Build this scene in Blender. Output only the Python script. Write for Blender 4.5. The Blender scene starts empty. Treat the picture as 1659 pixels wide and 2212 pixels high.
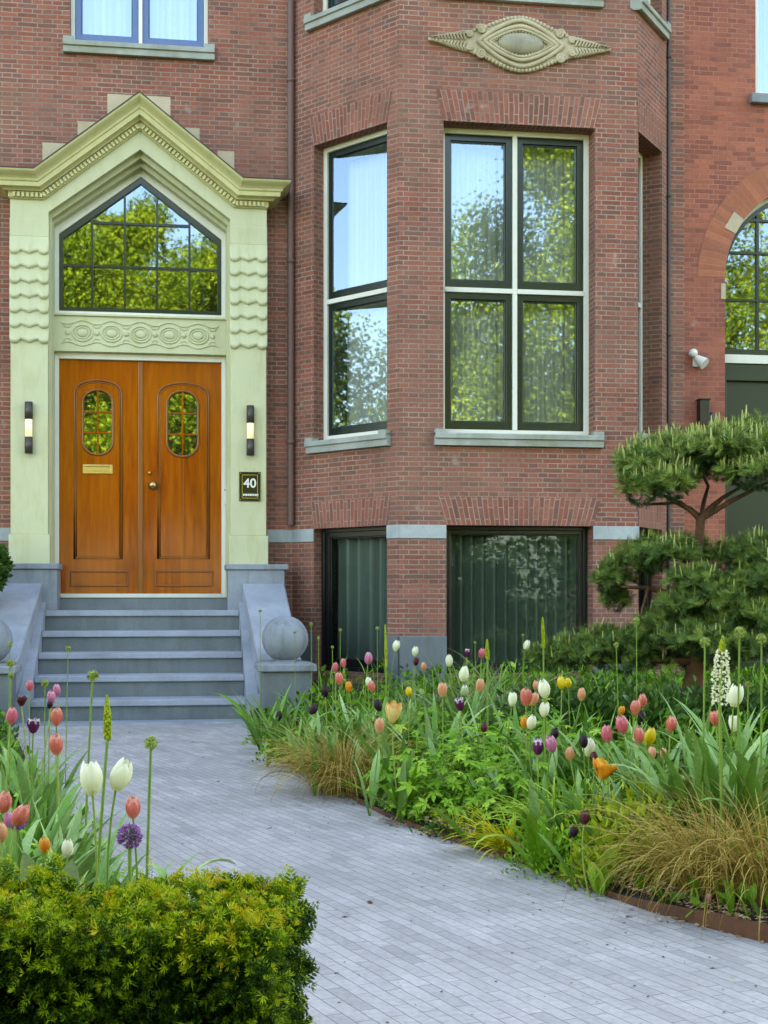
import bpy, math, random
import numpy as np
from mathutils import Vector, Matrix

random.seed(7)
rng = np.random.default_rng(11)
SC = bpy.context.scene
COL = SC.collection
R = math.radians

# ------------------------------------------------------------------ camera, light, exposure
YAW = math.atan(.15)
EYE = 1.06
cam = bpy.data.cameras.new("camera")
cam.sensor_fit = 'HORIZONTAL'
cam.sensor_width = 36
cam.lens = 3000 / 1659 * 36
cam.shift_y = 184 / 1659
cam.clip_start = .05
cam.clip_end = 3000
camo = bpy.data.objects.new("camera", cam)
COL.objects.link(camo)
camo.location = (0, 0, EYE)
camo.rotation_euler = (R(90), 0, -YAW)
SC.camera = camo

SUN_EL, SUN_AZ = 40, 8          # the sun stands behind the houses, a little to the right
world = bpy.data.worlds.new("World")
SC.world = world
world.use_nodes = True
wn = world.node_tree
bg = wn.nodes["Background"]
sky = wn.nodes.new("ShaderNodeTexSky")
sky.sky_type = 'NISHITA'
sky.sun_disc = False
sky.sun_elevation = R(SUN_EL)
sky.sun_rotation = R(SUN_AZ)
sky.air_density = 1.0
sky.dust_density = .9
sky.ozone_density = 1.6
wn.links.new(sky.outputs[0], bg.inputs[0])
bg.inputs[1].default_value = .105
sun = bpy.data.lights.new("sun", 'SUN')
sun.energy = 5.0
sun.angle = R(.5)
sun.color = (1, .95, .86)
suno = bpy.data.objects.new("sun", sun)
COL.objects.link(suno)
sd = Vector((math.sin(R(SUN_AZ)) * math.cos(R(SUN_EL)), math.cos(R(SUN_AZ)) * math.cos(R(SUN_EL)), math.sin(R(SUN_EL))))
suno.rotation_euler = sd.to_track_quat('Z', 'Y').to_euler()
suno.location = (0, 0, 30)
vs = SC.view_settings
vs.view_transform = 'Standard'
vs.look = 'None'
vs.gamma = 1
vs.use_curve_mapping = False
vs.exposure = 3.5
vs.use_white_balance = True
vs.white_balance_temperature = 9000
vs.white_balance_tint = 10
SC.cycles.max_bounces = 8
SC.cycles.transparent_max_bounces = 12
SC.cycles.use_denoising = True
SC.cycles.caustics_reflective = False
SC.cycles.caustics_refractive = False

# ------------------------------------------------------------------ measuring helpers
F0, U0, V0 = 3000., 829.5, 1290.
_s, _c = math.sin(YAW), math.cos(YAW)


def ray(u, v):
    k = (u - U0) / F0
    return _s + k * _c, _c - k * _s, (V0 - v) / F0


def at(u, v, Y):
    """point of the plane y = Y measured in the photograph"""
    dx, dy, dz = ray(u, v)
    t = Y / dy
    return dx * t, EYE + dz * t


def spot(u, v, D):
    """point at depth D in front of the lens"""
    dx, dy, dz = ray(u, v)
    return Vector((dx * D, dy * D, EYE + dz * D))


def ground(u, v, z=0.):
    dx, dy, dz = ray(u, v)
    t = (z - EYE) / dz
    return dx * t, dy * t


# ------------------------------------------------------------------ object helpers
ORG = {}


def tag(o, label=None, cat=None, group=None, kind=None):
    if label: o['label'] = label
    if cat: o['category'] = cat
    if group: o['group'] = group
    if kind: o['kind'] = kind
    return o


def thing(name, loc, label, cat, group=None):
    o = bpy.data.objects.new(name, None)
    o.empty_display_size = .1
    COL.objects.link(o)
    o.location = loc
    ORG[o.name] = Vector(loc)
    return tag(o, label, cat, group)


def link(name, me, parent, org):
    o = bpy.data.objects.new(name, me)
    COL.objects.link(o)
    if parent is not None:
        o.parent = parent
        ORG[o.name] = ORG[parent.name]
    else:
        o.location = org
        ORG[o.name] = Vector(org)
    return o


def np_obj(name, V, Q, mat, parent=None, org=(0, 0, 0), tint=None, smooth=True):
    """mesh of quads from numpy arrays; tint is one value per face"""
    V = np.asarray(V, dtype=np.float32).reshape(-1, 3)
    Q = np.asarray(Q, dtype=np.int32).reshape(-1, 4)
    o0 = ORG[parent.name] if parent is not None else Vector(org)
    V = V - np.array(o0, dtype=np.float32)
    me = bpy.data.meshes.new(name)
    me.vertices.add(len(V))
    me.vertices.foreach_set("co", V.ravel())
    me.loops.add(Q.size)
    me.loops.foreach_set("vertex_index", Q.ravel())
    me.polygons.add(len(Q))
    me.polygons.foreach_set("loop_start", np.arange(0, Q.size, 4, dtype=np.int32))
    me.polygons.foreach_set("use_smooth", np.full(len(Q), smooth))
    if tint is not None:
        a = me.attributes.new("tint", 'FLOAT', 'FACE')
        a.data.foreach_set("value", np.asarray(tint, dtype=np.float32))
    me.update(calc_edges=True)
    me.validate()
    me.materials.append(mat)
    return link(name, me, parent, org)


class MB:
    """collects faces in a local frame (s along, n outwards, z up) and links them as ONE mesh"""

    def __init__(self, frame=None):
        self.v = []
        self.f = []
        self.uv = {}
        self.sm = []
        self.fr = frame or (lambda s, n, z: (s, -n, z))

    def p(self, s, n, z):
        self.v.append(self.fr(s, n, z))
        return len(self.v) - 1

    def face(self, idx, smooth=False, uv=None):
        if uv: self.uv[len(self.f)] = uv
        self.f.append(tuple(idx))
        self.sm.append(smooth)

    def poly(self, pts, smooth=False, uv=None):
        self.face([self.p(*q) for q in pts], smooth, uv)

    def box(self, s0, s1, n0, n1, z0, z1):
        """n1 is the outer face"""
        i = [self.p(s, n, z) for z in (z0, z1) for n in (n1, n0) for s in (s0, s1)]
        for q in ((0, 1, 5, 4), (3, 2, 6, 7), (2, 0, 4, 6), (1, 3, 7, 5), (4, 5, 7, 6), (2, 3, 1, 0)):
            self.face([i[k] for k in q])

    def plate(self, out, n0, n1, smooth=False, back=False):
        """outline [(s, z)] counter-clockwise seen from outside, extruded from n0 to n1"""
        a = [self.p(s, n1, z) for s, z in out]
        b = [self.p(s, n0, z) for s, z in out]
        self.face(a)
        m = len(out)
        for k in range(m):
            self.face((a[k], b[k], b[(k + 1) % m], a[(k + 1) % m]), smooth)
        if back: self.face(b[::-1])

    def ring(self, outer, inner, n0, n1):
        """frame between two outlines of the same length"""
        m = len(outer)
        A = [self.p(s, n1, z) for s, z in outer]
        B = [self.p(s, n1, z) for s, z in inner]
        C = [self.p(s, n0, z) for s, z in outer]
        D = [self.p(s, n0, z) for s, z in inner]
        for k in range(m):
            j = (k + 1) % m
            self.face((A[k], A[j], B[j], B[k]))
            self.face((C[k], C[j], A[j], A[k]))
            self.face((B[k], B[j], D[j], D[k]))

    def grid(self, rows, smooth=True, close=False):
        """rows of local points"""
        I = [[self.p(*q) for q in r] for r in rows]
        for a, b in zip(I[:-1], I[1:]):
            n = len(a)
            for k in range(n if close else n - 1):
                j = (k + 1) % n
                self.face((a[k], a[j], b[j], b[k]), smooth)

    def tube(self, pts, rad, seg=8, caps=True, closed=False):
        """pts are local (s, n, z); rad a number or a list"""
        P = [Vector(q) for q in pts]
        m = len(P)
        rr = rad if isinstance(rad, (list, tuple)) else [rad] * m
        rows = []
        up = None
        for k in range(m):
            if closed:
                d = P[(k + 1) % m] - P[k - 1]
            else:
                d = P[min(k + 1, m - 1)] - P[max(k - 1, 0)]
            d.normalize()
            if up is None or abs(up.dot(d)) > .95:
                up = Vector((0, 0, 1)) if abs(d.z) < .9 else Vector((1, 0, 0))
            x = d.cross(up).normalized()
            y = x.cross(d).normalized()
            up = y
            rows.append([tuple(P[k] + (x * math.cos(t) + y * math.sin(t)) * rr[k])
                         for t in (2 * math.pi * q / seg for q in range(seg))])
        if closed: rows.append(rows[0])
        self.grid(rows, True, True)
        if caps and not closed:
            self.poly(rows[0][::-1])
            self.poly(rows[-1])

    def lathe(self, prof, cs, cn, cz=0., seg=24, ax='z'):
        """prof [(r, h)] turned about a local axis through (cs, cn, cz)"""
        rows = []
        for r, h in prof:
            row = []
            for q in range(seg):
                t = 2 * math.pi * q / seg
                x, y = r * math.cos(t), r * math.sin(t)
                row.append((cs + x, cn + y, cz + h) if ax == 'z' else (cs + x, cn + h, cz + y))
            rows.append(row)
        self.grid(rows, True, True)

    def ball(self, c, r, seg=20, rings=12):
        """r = (rs, rn, rz)"""
        if not isinstance(r, (list, tuple)): r = (r, r, r)
        rows = []
        for k in range(rings + 1):
            a = -math.pi / 2 + math.pi * k / rings
            ca, sa = max(math.cos(a), 1e-3), math.sin(a)
            rows.append([(c[0] + r[0] * ca * math.cos(t), c[1] - r[1] * ca * math.sin(t), c[2] + r[2] * sa)
                         for t in (2 * math.pi * q / seg for q in range(seg))])
        self.grid(rows, True, True)

    def build(self, name, mat, parent=None, org=(0, 0, 0), bevel=0, recalc=True):
        o0 = ORG[parent.name] if parent is not None else Vector(org)
        me = bpy.data.meshes.new(name)
        me.from_pydata([tuple(Vector(q) - o0) for q in self.v], [], self.f)
        me.polygons.foreach_set("use_smooth", self.sm)
        ul = me.uv_layers.new(name="metres")
        W = [Vector(q) for q in self.v]
        for pi, p in enumerate(me.polygons):
            if pi in self.uv:
                for li, c in zip(p.loop_indices, self.uv[pi]): ul.data[li].uv = c
                continue
            n = p.normal
            for li in p.loop_indices:
                w = W[me.loops[li].vertex_index]
                if abs(n.z) > .75:
                    ul.data[li].uv = (w.x, w.y)
                else:
                    h = math.hypot(n.x, n.y) or 1
                    ul.data[li].uv = (w.x * -n.y / h + w.y * n.x / h, w.z)
        me.update()
        me.materials.append(mat)
        if recalc:
            import bmesh
            bm = bmesh.new()
            bm.from_mesh(me)
            bmesh.ops.recalc_face_normals(bm, faces=bm.faces)
            bm.to_mesh(me)
            bm.free()
        o = link(name, me, parent, org)
        if bevel:
            b = o.modifiers.new("bevel", 'BEVEL')
            b.width = bevel
            b.segments = 2
            b.limit_method = 'ANGLE'
            b.angle_limit = R(40)
        return o


def wall_frame(x0, y0, x1, y1):
    """local frame of a vertical plane from (x0, y0) to (x1, y1), outside on the viewer's side"""
    d = Vector((x1 - x0, y1 - y0)).normalized()
    nx, ny = d.y, -d.x
    return lambda s, n, z: (x0 + d.x * s + nx * n, y0 + d.y * s + ny * n, z)


def cross_s(u, x0, y0, x1, y1):
    """distance along that plane where the sight line through picture column u meets it"""
    dx, dy, _ = ray(u, V0)
    d = Vector((x1 - x0, y1 - y0)).normalized()
    # t*(dx,dy) = (x0,y0)+s*d
    det = dx * -d.y + dy * d.x
    t = (x0 * -d.y + y0 * d.x) / det
    return (t * dx - x0) * d.x + (t * dy - y0) * d.y


def holes(m, s0, s1, z0, z1, op, n=0., depth=.25):
    """wall sheet with rectangular openings (s0, s1, z0, z1) and their reveals"""
    S = sorted({s0, s1, *[q for o in op for q in o[:2]]})
    Z = sorted({z0, z1, *[q for o in op for q in o[2:4]]})
    for a, b in zip(S[:-1], S[1:]):
        for c, d in zip(Z[:-1], Z[1:]):
            ms, mz = (a + b) / 2, (c + d) / 2
            if any(o[0] < ms < o[1] and o[2] < mz < o[3] for o in op): continue
            m.poly([(a, n, c), (b, n, c), (b, n, d), (a, n, d)])
    for o in op:
        if len(o) > 4: continue
        a, b, c, d = o[:4]
        e = n - depth
        m.poly([(a, n, c), (a, n, d), (a, e, d), (a, e, c)])
        m.poly([(b, n, d), (b, n, c), (b, e, c), (b, e, d)])
        m.poly([(a, n, d), (b, n, d), (b, e, d), (a, e, d)])
        m.poly([(a, e, c), (b, e, c), (b, n, c), (a, n, c)])


# ------------------------------------------------------------------ materials
def nodes(name):
    m = bpy.data.materials.new(name)
    m.use_nodes = True
    t = m.node_tree
    return m, t, t.nodes["Principled BSDF"]


def N(t, kind, **kw):
    n = t.nodes.new(kind)
    for k, v in kw.items():
        if hasattr(n, k): setattr(n, k, v)
        else: n.inputs[k].default_value = v
    return n


def ramp(t, fac, stops):
    r = t.nodes.new("ShaderNodeValToRGB")
    e = r.color_ramp.elements
    while len(e) < len(stops): e.new(.5)
    for q, (p, c) in zip(e, stops):
        q.position = p
        q.color = (*c, 1) if len(c) == 3 else c
    t.links.new(fac, r.inputs[0])
    return r.outputs[0]


def mixc(t, fac, a, b, mode='MIX'):
    m = t.nodes.new("ShaderNodeMix")
    m.data_type = 'RGBA'
    m.blend_type = mode
    for sock, val in ((m.inputs[0], fac), (m.inputs[6], a), (m.inputs[7], b)):
        if hasattr(val, 'is_linked') or hasattr(val, 'links'): t.links.new(val, sock)
        elif isinstance(val, (int, float)): sock.default_value = val
        else: sock.default_value = (*val, 1)
    return m.outputs[2]


def noise(t, vec, scale, detail=4, rough=.6):
    n = N(t, "ShaderNodeTexNoise")
    n.inputs["Scale"].default_value = scale
    n.inputs["Detail"].default_value = detail
    n.inputs["Roughness"].default_value = rough
    t.links.new(vec, n.inputs["Vector"])
    return n.outputs["Fac"]


def mapped(t, src, scale=(1, 1, 1), rot=(0, 0, 0)):
    m = t.nodes.new("ShaderNodeMapping")
    m.inputs["Scale"].default_value = scale
    m.inputs["Rotation"].default_value = rot
    t.links.new(src, m.inputs["Vector"])
    return m.outputs[0]


def bump(t, b, height, strength=.4, dist=.01):
    n = t.nodes.new("ShaderNodeBump")
    n.inputs["Strength"].default_value = strength
    n.inputs["Distance"].default_value = dist
    t.links.new(height, n.inputs["Height"])
    t.links.new(n.outputs[0], b.inputs["Normal"])


def brick_mat(name, c1, c2, c3, mortar, w, h, joint, rot=0., rough=.85, bumpd=.006, patch=None, squash=.5, offset=.5, dark=.62, soil_=None):
    m, t, b = nodes(name)
    uv = t.nodes.new("ShaderNodeUVMap").outputs[0]
    g = t.nodes.new("ShaderNodeNewGeometry").outputs["Position"]
    wob = N(t, "ShaderNodeTexNoise")
    wob.inputs["Scale"].default_value = 6
    t.links.new(uv, wob.inputs["Vector"])
    sub = t.nodes.new("ShaderNodeVectorMath"); sub.operation = 'SUBTRACT'
    t.links.new(wob.outputs["Color"], sub.inputs[0]); sub.inputs[1].default_value = (.5, .5, .5)
    sc = t.nodes.new("ShaderNodeVectorMath"); sc.operation = 'SCALE'
    t.links.new(sub.outputs[0], sc.inputs[0]); sc.inputs["Scale"].default_value = .012
    add = t.nodes.new("ShaderNodeVectorMath"); add.operation = 'ADD'
    t.links.new(mapped(t, uv, rot=(0, 0, rot)) if rot else uv, add.inputs[0]); t.links.new(sc.outputs[0], add.inputs[1])
    br = t.nodes.new("ShaderNodeTexBrick")
    br.offset = offset; br.offset_frequency = 2; br.squash = squash; br.squash_frequency = 2
    t.links.new(add.outputs[0], br.inputs["Vector"])
    for k, v in (("Scale", 1), ("Brick Width", w), ("Row Height", h), ("Mortar Size", joint), ("Mortar Smooth", .25), ("Bias", 0)):
        br.inputs[k].default_value = v
    br.inputs["Color1"].default_value = (0, 0, 0, 1)
    br.inputs["Color2"].default_value = (1, 1, 1, 1)
    br.inputs["Mortar"].default_value = (.5, .5, .5, 1)
    tone = ramp(t, br.outputs["Color"], [(0, c1), (.45, c2), (.8, c3), (1, tuple(q * dark for q in c2))])
    fine = noise(t, g, 45, 3)
    tone = mixc(t, .5, tone, ramp(t, fine, [(.3, (.35, .35, .35)), (.7, (.65, .65, .65))]), 'OVERLAY')
    if patch:
        big = noise(t, g, .55, 5, .65)
        tone = mixc(t, ramp(t, big, [(.42, (0, 0, 0)), (.66, (1, 1, 1))]), tone, mixc(t, .55, tone, patch))
    big2 = noise(t, g, 2.3, 4, .7)
    tone = mixc(t, .45, tone, ramp(t, big2, [(.3, (.32, .32, .32)), (.7, (.7, .7, .7))]), 'OVERLAY')
    salt = noise(t, g, 4.2, 3, .5)
    tone = mixc(t, ramp(t, salt, [(.70, (0, 0, 0)), (.76, (.45, .45, .45))]), tone, (.45, .36, .30))
    mo = mixc(t, ramp(t, noise(t, g, 3, 4), [(.35, (0, 0, 0)), (.65, (1, 1, 1))]), mortar, tuple(q * .6 for q in mortar))
    if soil_:
        dirt = noise(t, g, 1.1, 6, .72)
        tone = mixc(t, ramp(t, dirt, [(.46, (0, 0, 0)), (.72, (.5, .5, .5))]), tone, soil_)
        lite = noise(t, mapped(t, g, (1.7, 1.7, 1)), 2.6, 5, .7)
        tone = mixc(t, ramp(t, lite, [(.52, (0, 0, 0)), (.74, (.45, .45, .45))]), tone, tuple(min(.6, q * 1.9) for q in soil_))
    col = mixc(t, br.outputs["Fac"], tone, mo)
    t.links.new(col, b.inputs["Base Color"])
    b.inputs["Roughness"].default_value = rough
    inv = t.nodes.new("ShaderNodeMath"); inv.operation = 'SUBTRACT'; inv.inputs[0].default_value = 1
    t.links.new(br.outputs["Fac"], inv.inputs[1])
    hgt = t.nodes.new("ShaderNodeMath"); hgt.operation = 'MULTIPLY_ADD'
    t.links.new(fine, hgt.inputs[0]); hgt.inputs[1].default_value = .35; t.links.new(inv.outputs[0], hgt.inputs[2])
    bump(t, b, hgt.outputs[0], .7, bumpd)
    return m


def stone_mat(name, c1, c2, stain=None, scale=3., rough=.75, streak=False, bumps=.25):
    m, t, b = nodes(name)
    g = t.nodes.new("ShaderNodeNewGeometry").outputs["Position"]
    col = ramp(t, noise(t, g, scale, 6, .65), [(.3, c1), (.7, c2)])
    if stain:
        sv = mapped(t, g, (7, 7, .9)) if streak else mapped(t, g, (1.6, 1.6, 1.2))
        col = mixc(t, ramp(t, noise(t, sv, 1.3, 5, .65), [(.48, (0, 0, 0)), (.75, (.85, .85, .85))]), col, stain)
    col = mixc(t, .35, col, ramp(t, noise(t, g, 90, 3), [(.3, (.35, .35, .35)), (.7, (.65, .65, .65))]), 'OVERLAY')
    t.links.new(col, b.inputs["Base Color"])
    b.inputs["Roughness"].default_value = rough
    bump(t, b, noise(t, g, 60, 4), bumps, .004)
    return m


def paint_mat(name, c, rough=.45, dirt=None, amount=.5):
    amount = min(1, amount * 1.35)
    m, t, b = nodes(name)
    g = t.nodes.new("ShaderNodeNewGeometry").outputs["Position"]
    col = ramp(t, noise(t, g, 2.2, 5), [(.3, tuple(q * .9 for q in c)), (.7, c)])
    if dirt:
        col = mixc(t, ramp(t, noise(t, mapped(t, g, (5, 5, 1.2)), 2.2, 5, .7), [(.5, (0, 0, 0)), (.8, (amount,) * 3)]), col, dirt)
    t.links.new(col, b.inputs["Base Color"])
    b.inputs["Roughness"].default_value = rough
    bump(t, b, noise(t, g, 40, 3), .08, .003)
    return m


def plain(name, c, rough=.5, metal=0., emit=None, es=0):
    m, t, b = nodes(name)
    g = t.nodes.new("ShaderNodeNewGeometry").outputs["Position"]
    t.links.new(ramp(t, noise(t, g, 30, 3), [(.3, tuple(q * .85 for q in c)), (.7, c)]), b.inputs["Base Color"])
    b.inputs["Roughness"].default_value = rough
    b.inputs["Metallic"].default_value = metal
    if emit:
        b.inputs["Emission Color"].default_value = (*emit, 1)
        b.inputs["Emission Strength"].default_value = es
    return m


def glass_mat(name, refl, body, through=.8, tint=(.9, .95, .95), rough=.016, sky_tint=(.58, .80, 1.)):
    """window pane: a mirror film tinted sky blue over a see-through sheet"""
    m, t, b = nodes(name)
    t.nodes.remove(b)
    out = t.nodes["Material Output"]
    g = t.nodes.new("ShaderNodeNewGeometry").outputs["Position"]
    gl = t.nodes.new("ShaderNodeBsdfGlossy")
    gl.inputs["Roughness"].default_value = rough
    gl.inputs["Color"].default_value = (*sky_tint, 1)  # blue of the mirrored sky put into the reflection colour
    bp = t.nodes.new("ShaderNodeBump")
    bp.inputs["Strength"].default_value = .035
    bp.inputs["Distance"].default_value = .02
    t.links.new(noise(t, g, 1.6, 2), bp.inputs["Height"])
    t.links.new(bp.outputs[0], gl.inputs["Normal"])
    tr = t.nodes.new("ShaderNodeBsdfTransparent")
    tr.inputs["Color"].default_value = (*tint, 1)
    df = t.nodes.new("ShaderNodeBsdfDiffuse")
    df.inputs["Color"].default_value = (*body, 1)
    m1 = t.nodes.new("ShaderNodeMixShader")
    m1.inputs[0].default_value = through
    t.links.new(df.outputs[0], m1.inputs[1]); t.links.new(tr.outputs[0], m1.inputs[2])
    fr = t.nodes.new("ShaderNodeFresnel"); fr.inputs["IOR"].default_value = 1.5
    ad = t.nodes.new("ShaderNodeMath"); ad.operation = 'ADD'; ad.use_clamp = True
    t.links.new(fr.outputs[0], ad.inputs[0]); ad.inputs[1].default_value = refl - .04
    m2 = t.nodes.new("ShaderNodeMixShader")
    t.links.new(ad.outputs[0], m2.inputs[0])
    t.links.new(m1.outputs[0], m2.inputs[1]); t.links.new(gl.outputs[0], m2.inputs[2])
    t.links.new(m2.outputs[0], out.inputs[0])
    return m


def wood_mat(name, c1, c2, c3, rough=.3, scale=1.):
    m, t, b = nodes(name)
    g = t.nodes.new("ShaderNodeNewGeometry").outputs["Position"]
    v = mapped(t, g, (14 * scale, 14 * scale, 1.1 * scale))
    col = ramp(t, noise(t, v, 2.2, 7, .62), [(.25, c1), (.5, c2), (.75, c3)])
    col = mixc(t, ramp(t, noise(t, mapped(t, g, (1.5, 1.5, .6)), 1.2, 3), [(.35, (0, 0, 0)), (.7, (.6, .6, .6))]), col, c3)
    t.links.new(col, b.inputs["Base Color"])
    b.inputs["Roughness"].default_value = rough
    bump(t, b, noise(t, v, 8, 4), .08, .002)
    return m


def leaf_mat(name, stops, rough=.5, trans=.3, tcol=None, spec=.14):
    """foliage: the colour runs over each leaf's own tint value"""
    m, t, b = nodes(name)
    a = t.nodes.new("ShaderNodeAttribute"); a.attribute_name = "tint"
    col = ramp(t, a.outputs["Fac"], stops)
    g = t.nodes.new("ShaderNodeNewGeometry").outputs["Position"]
    col = mixc(t, .55, col, ramp(t, noise(t, mapped(t, g, (1, 1, .35)), 95, 4, .7), [(.3, (.30, .30, .30)), (.7, (.70, .70, .70))]), 'OVERLAY')
    t.links.new(col, b.inputs["Base Color"])
    b.inputs["Roughness"].default_value = rough
    b.inputs["Specular IOR Level"].default_value = spec
    if trans:
        tl = t.nodes.new("ShaderNodeBsdfTranslucent")
        t.links.new(mixc(t, .5, col, tcol) if tcol else col, tl.inputs["Color"])
        mx = t.nodes.new("ShaderNodeMixShader")
        mx.inputs[0].default_value = trans
        t.links.new(b.outputs[0], mx.inputs[1]); t.links.new(tl.outputs[0], mx.inputs[2])
        t.links.new(mx.outputs[0], t.nodes["Material Output"].inputs[0])
    return m


M = dict(
    brick=brick_mat("brown_brick", (.25, .068, .043), (.31, .102, .066), (.175, .072, .056), (.385, .262, .208), .19, .0455, .0052,
                    patch=(.24, .12, .085)),
    soldier=brick_mat("soldier_brick", (.24, .070, .045), (.29, .098, .065), (.19, .076, .060), (.385, .262, .208), .19, .0455, .0052, rot=R(90),
                      squash=1, offset=.42),
    redbrick=brick_mat("orange_brick", (.33, .085, .05), (.40, .115, .066), (.26, .07, .05), (.44, .20, .14), .2, .05, .004,
                       patch=(.22, .075, .06), squash=.5),
    paver=brick_mat("grey_clay_paver", (.315, .300, .290), (.40, .382, .368), (.355, .334, .326), (.165, .155, .145), .215, .047, .0014, rot=R(-107.5),
                    rough=.8, bumpd=.004, squash=1, offset=.37, dark=.70, soil_=(.25, .235, .22), patch=(.25, .245, .235)),
    bluestone=stone_mat("blue_limestone", (.17, .19, .22), (.27, .30, .34), (.12, .14, .12), 2.5, streak=True),
    treadstone=stone_mat("worn_blue_limestone", (.24, .27, .32), (.33, .36, .42), (.17, .19, .21), 2.5, rough=.6),
    riserstone=stone_mat("stained_blue_limestone", (.105, .125, .135), (.17, .195, .205), (.10, .115, .10), 2.5, streak=True),
    bandstone=stone_mat("pale_blue_limestone", (.30, .34, .35), (.42, .46, .47), (.22, .25, .27), 5),
    sillstone=stone_mat("grey_sill_stone", (.26, .28, .26), (.38, .40, .37), (.17, .18, .10), 4),
    sandstone=stone_mat("yellow_sandstone", (.43, .34, .22), (.52, .43, .31), (.38, .27, .15), 5),
    carved=stone_mat("carved_sandstone", (.39, .32, .20), (.50, .42, .29), (.24, .18, .10), 6, bumps=.4),
    boss=stone_mat("weathered_boss_stone", (.22, .20, .15), (.34, .31, .22), (.40, .31, .14), 6),
    cream=paint_mat("pale_green_cream_paint", (.55, .555, .35), .5, (.42, .41, .20), .6),
    yellow=paint_mat("cream_paint_in_yellow_light", (.585, .545, .275), .45, (.42, .37, .13), .6),  # same cream paint as the surround, with yellower light put into its colour
    white=paint_mat("white_paint", (.74, .74, .66), .4, (.55, .55, .45), .3),
    skysheen=plain("painted_sky_reflection", (.06, .13, .30), .2),  # dark green sashes; the sky they reflect is put into this blue
    darkgreen=plain("dark_green_gloss_paint", (.010, .022, .018), .18),
    black=plain("black_paint", (.008, .009, .009), .3),
    doorgreen=plain("deep_green_door_paint", (.006, .020, .004), .4),
    wood=wood_mat("varnished_oak", (.14, .020, .003), (.32, .054, .004), (.45, .105, .008), .10),
    woodmould=wood_mat("varnished_oak_dark", (.15, .04, .008), (.24, .07, .010), (.30, .09, .012), .3),
    brass=plain("aged_brass", (.55, .40, .16), .3, 1.),
    bronze=plain("dark_bronze", (.075, .062, .052), .4, .3),
    lamp=plain("lit_lamp_glass", (.74, .72, .48), .3, 0, (1, .95, .62), .05),
    lead=plain("dark_lead", (.035, .03, .028), .6),
    zinc=plain("weathered_zinc_pipe", (.155, .085, .075), .6),
    pipe=plain("dark_iron_pipe", (.05, .042, .04), .5),
    plastic=plain("white_plastic", (.75, .74, .72), .4),
    plaque=plain("black_enamel", (.012, .014, .008), .12),
    letter=plain("white_enamel", (.75, .75, .70), .4),
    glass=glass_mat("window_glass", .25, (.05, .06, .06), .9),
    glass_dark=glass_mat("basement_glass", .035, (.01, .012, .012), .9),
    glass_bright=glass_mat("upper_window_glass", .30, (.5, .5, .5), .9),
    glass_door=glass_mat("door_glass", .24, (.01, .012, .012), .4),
    rust=stone_mat("rusted_steel", (.085, .030, .012), (.16, .058, .022), (.05, .02, .012), 6, rough=.85),
)


def cloth_mat(name, c, trans=.3):
    m, t, b = nodes(name)
    g = t.nodes.new("ShaderNodeNewGeometry").outputs["Position"]
    t.links.new(ramp(t, noise(t, mapped(t, g, (20, 20, .6)), 1, 3), [(.3, tuple(q * .8 for q in c)), (.7, c)]), b.inputs["Base Color"])
    b.inputs["Roughness"].default_value = .9
    return m


M['net'] = cloth_mat("white_net_curtain", (.72, .73, .70))
M['drape'] = cloth_mat("grey_green_drape", (.20, .27, .21))
# ------------------------------------------------------------------ the brown brick house
YW = 13.85
AX = at(632, V0, YW)[0]
TH = R(52)
_k = at(862, V0, 1.)[0]
_t = (_k * YW - AX) / (math.cos(TH) + _k * math.sin(TH))
A = (AX, YW)
B = (AX + _t * math.cos(TH), YW - _t * math.sin(TH))
YB = B[1]
C = (at(1377, V0, YB)[0], YB)
_k = at(1443, V0, 1.)[0]
_t = (C[0] - _k * C[1]) / (_k * math.sin(TH) - math.cos(TH))
D = (C[0] + _t * math.cos(TH), C[1] + _t * math.sin(TH))
YN = D[1]
TOP = 12.8
XC = -.339                     # centre line of the door

house = thing("brick_townhouse", (2.2, YW, 0), "brown brick townhouse with canted bay window and cream pedimented oak front door", "house")
fm = wall_frame(-9, YW, AX, YW)
fl = wall_frame(*A, *B)
ff = wall_frame(*B, *C)
fr_ = wall_frame(*C, *D)
LL, LF, LR = math.dist(A, B), math.dist(B, C), math.dist(C, D)
fd = lambda s, n, z: (XC + s, YW - n, z)

Z_G0, Z_G1 = 2.60, 5.50        # ground floor bay windows
Z_B0, Z_B1 = .34, 1.735        # basement windows
Z_F0, Z_F1 = 6.76, 9.3         # first floor
l0, l1 = cross_s(678, *A, *B), cross_s(836, *A, *B)
f0, f1 = cross_s(958, *B, *C), cross_s(1285, *B, *C)
r0, r1 = cross_s(1379, *C, *D), cross_s(1430, *C, *D)
bf0 = cross_s(964, *B, *C)
bf1 = cross_s(1281, *B, *C)
um0, um1 = at(151, 0, YW)[0] + 9, at(450, 0, YW)[0] + 9
ZU0 = at(300, 96, YW)[1]
LRX = LR + .45

w = MB(fm)
holes(w, 0, AX + 9, 0, TOP, [(XC + 9 - 1.0, XC + 9 + 1.0, .3, 4.85, 0), (XC + 9 - .5, XC + 9 + .5, 4.85, 5.42, 0), (XC + 9 - .82, XC + 9 + .82, 4.85, 5.10, 0), (um0, um1, ZU0, 9.1), (3.2, 4.6, 2.4, 5.2), (3.2, 4.6, ZU0, 9.1), (.8, 2.2, 2.4, 5.2)], depth=.2)
for fr, L, a, b, a2, b2 in ((fl, LL, l0, l1, l0, l1), (ff, LF, f0, f1, bf0, bf1)):
    w.fr = fr
    holes(w, 0, L, 0, TOP, [(a, b, Z_G0 - .06, Z_G1), (a2, b2, Z_B0, Z_B1), (a, b, Z_F0, Z_F1)], depth=.22)
w.fr = fr_
holes(w, 0, LRX, 0, TOP, [(r0, r1, Z_G0 - .06, Z_G1), (r0, r1, Z_B0, Z_B1), (r0, r1, Z_F0, Z_F1)], depth=.22)
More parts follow.
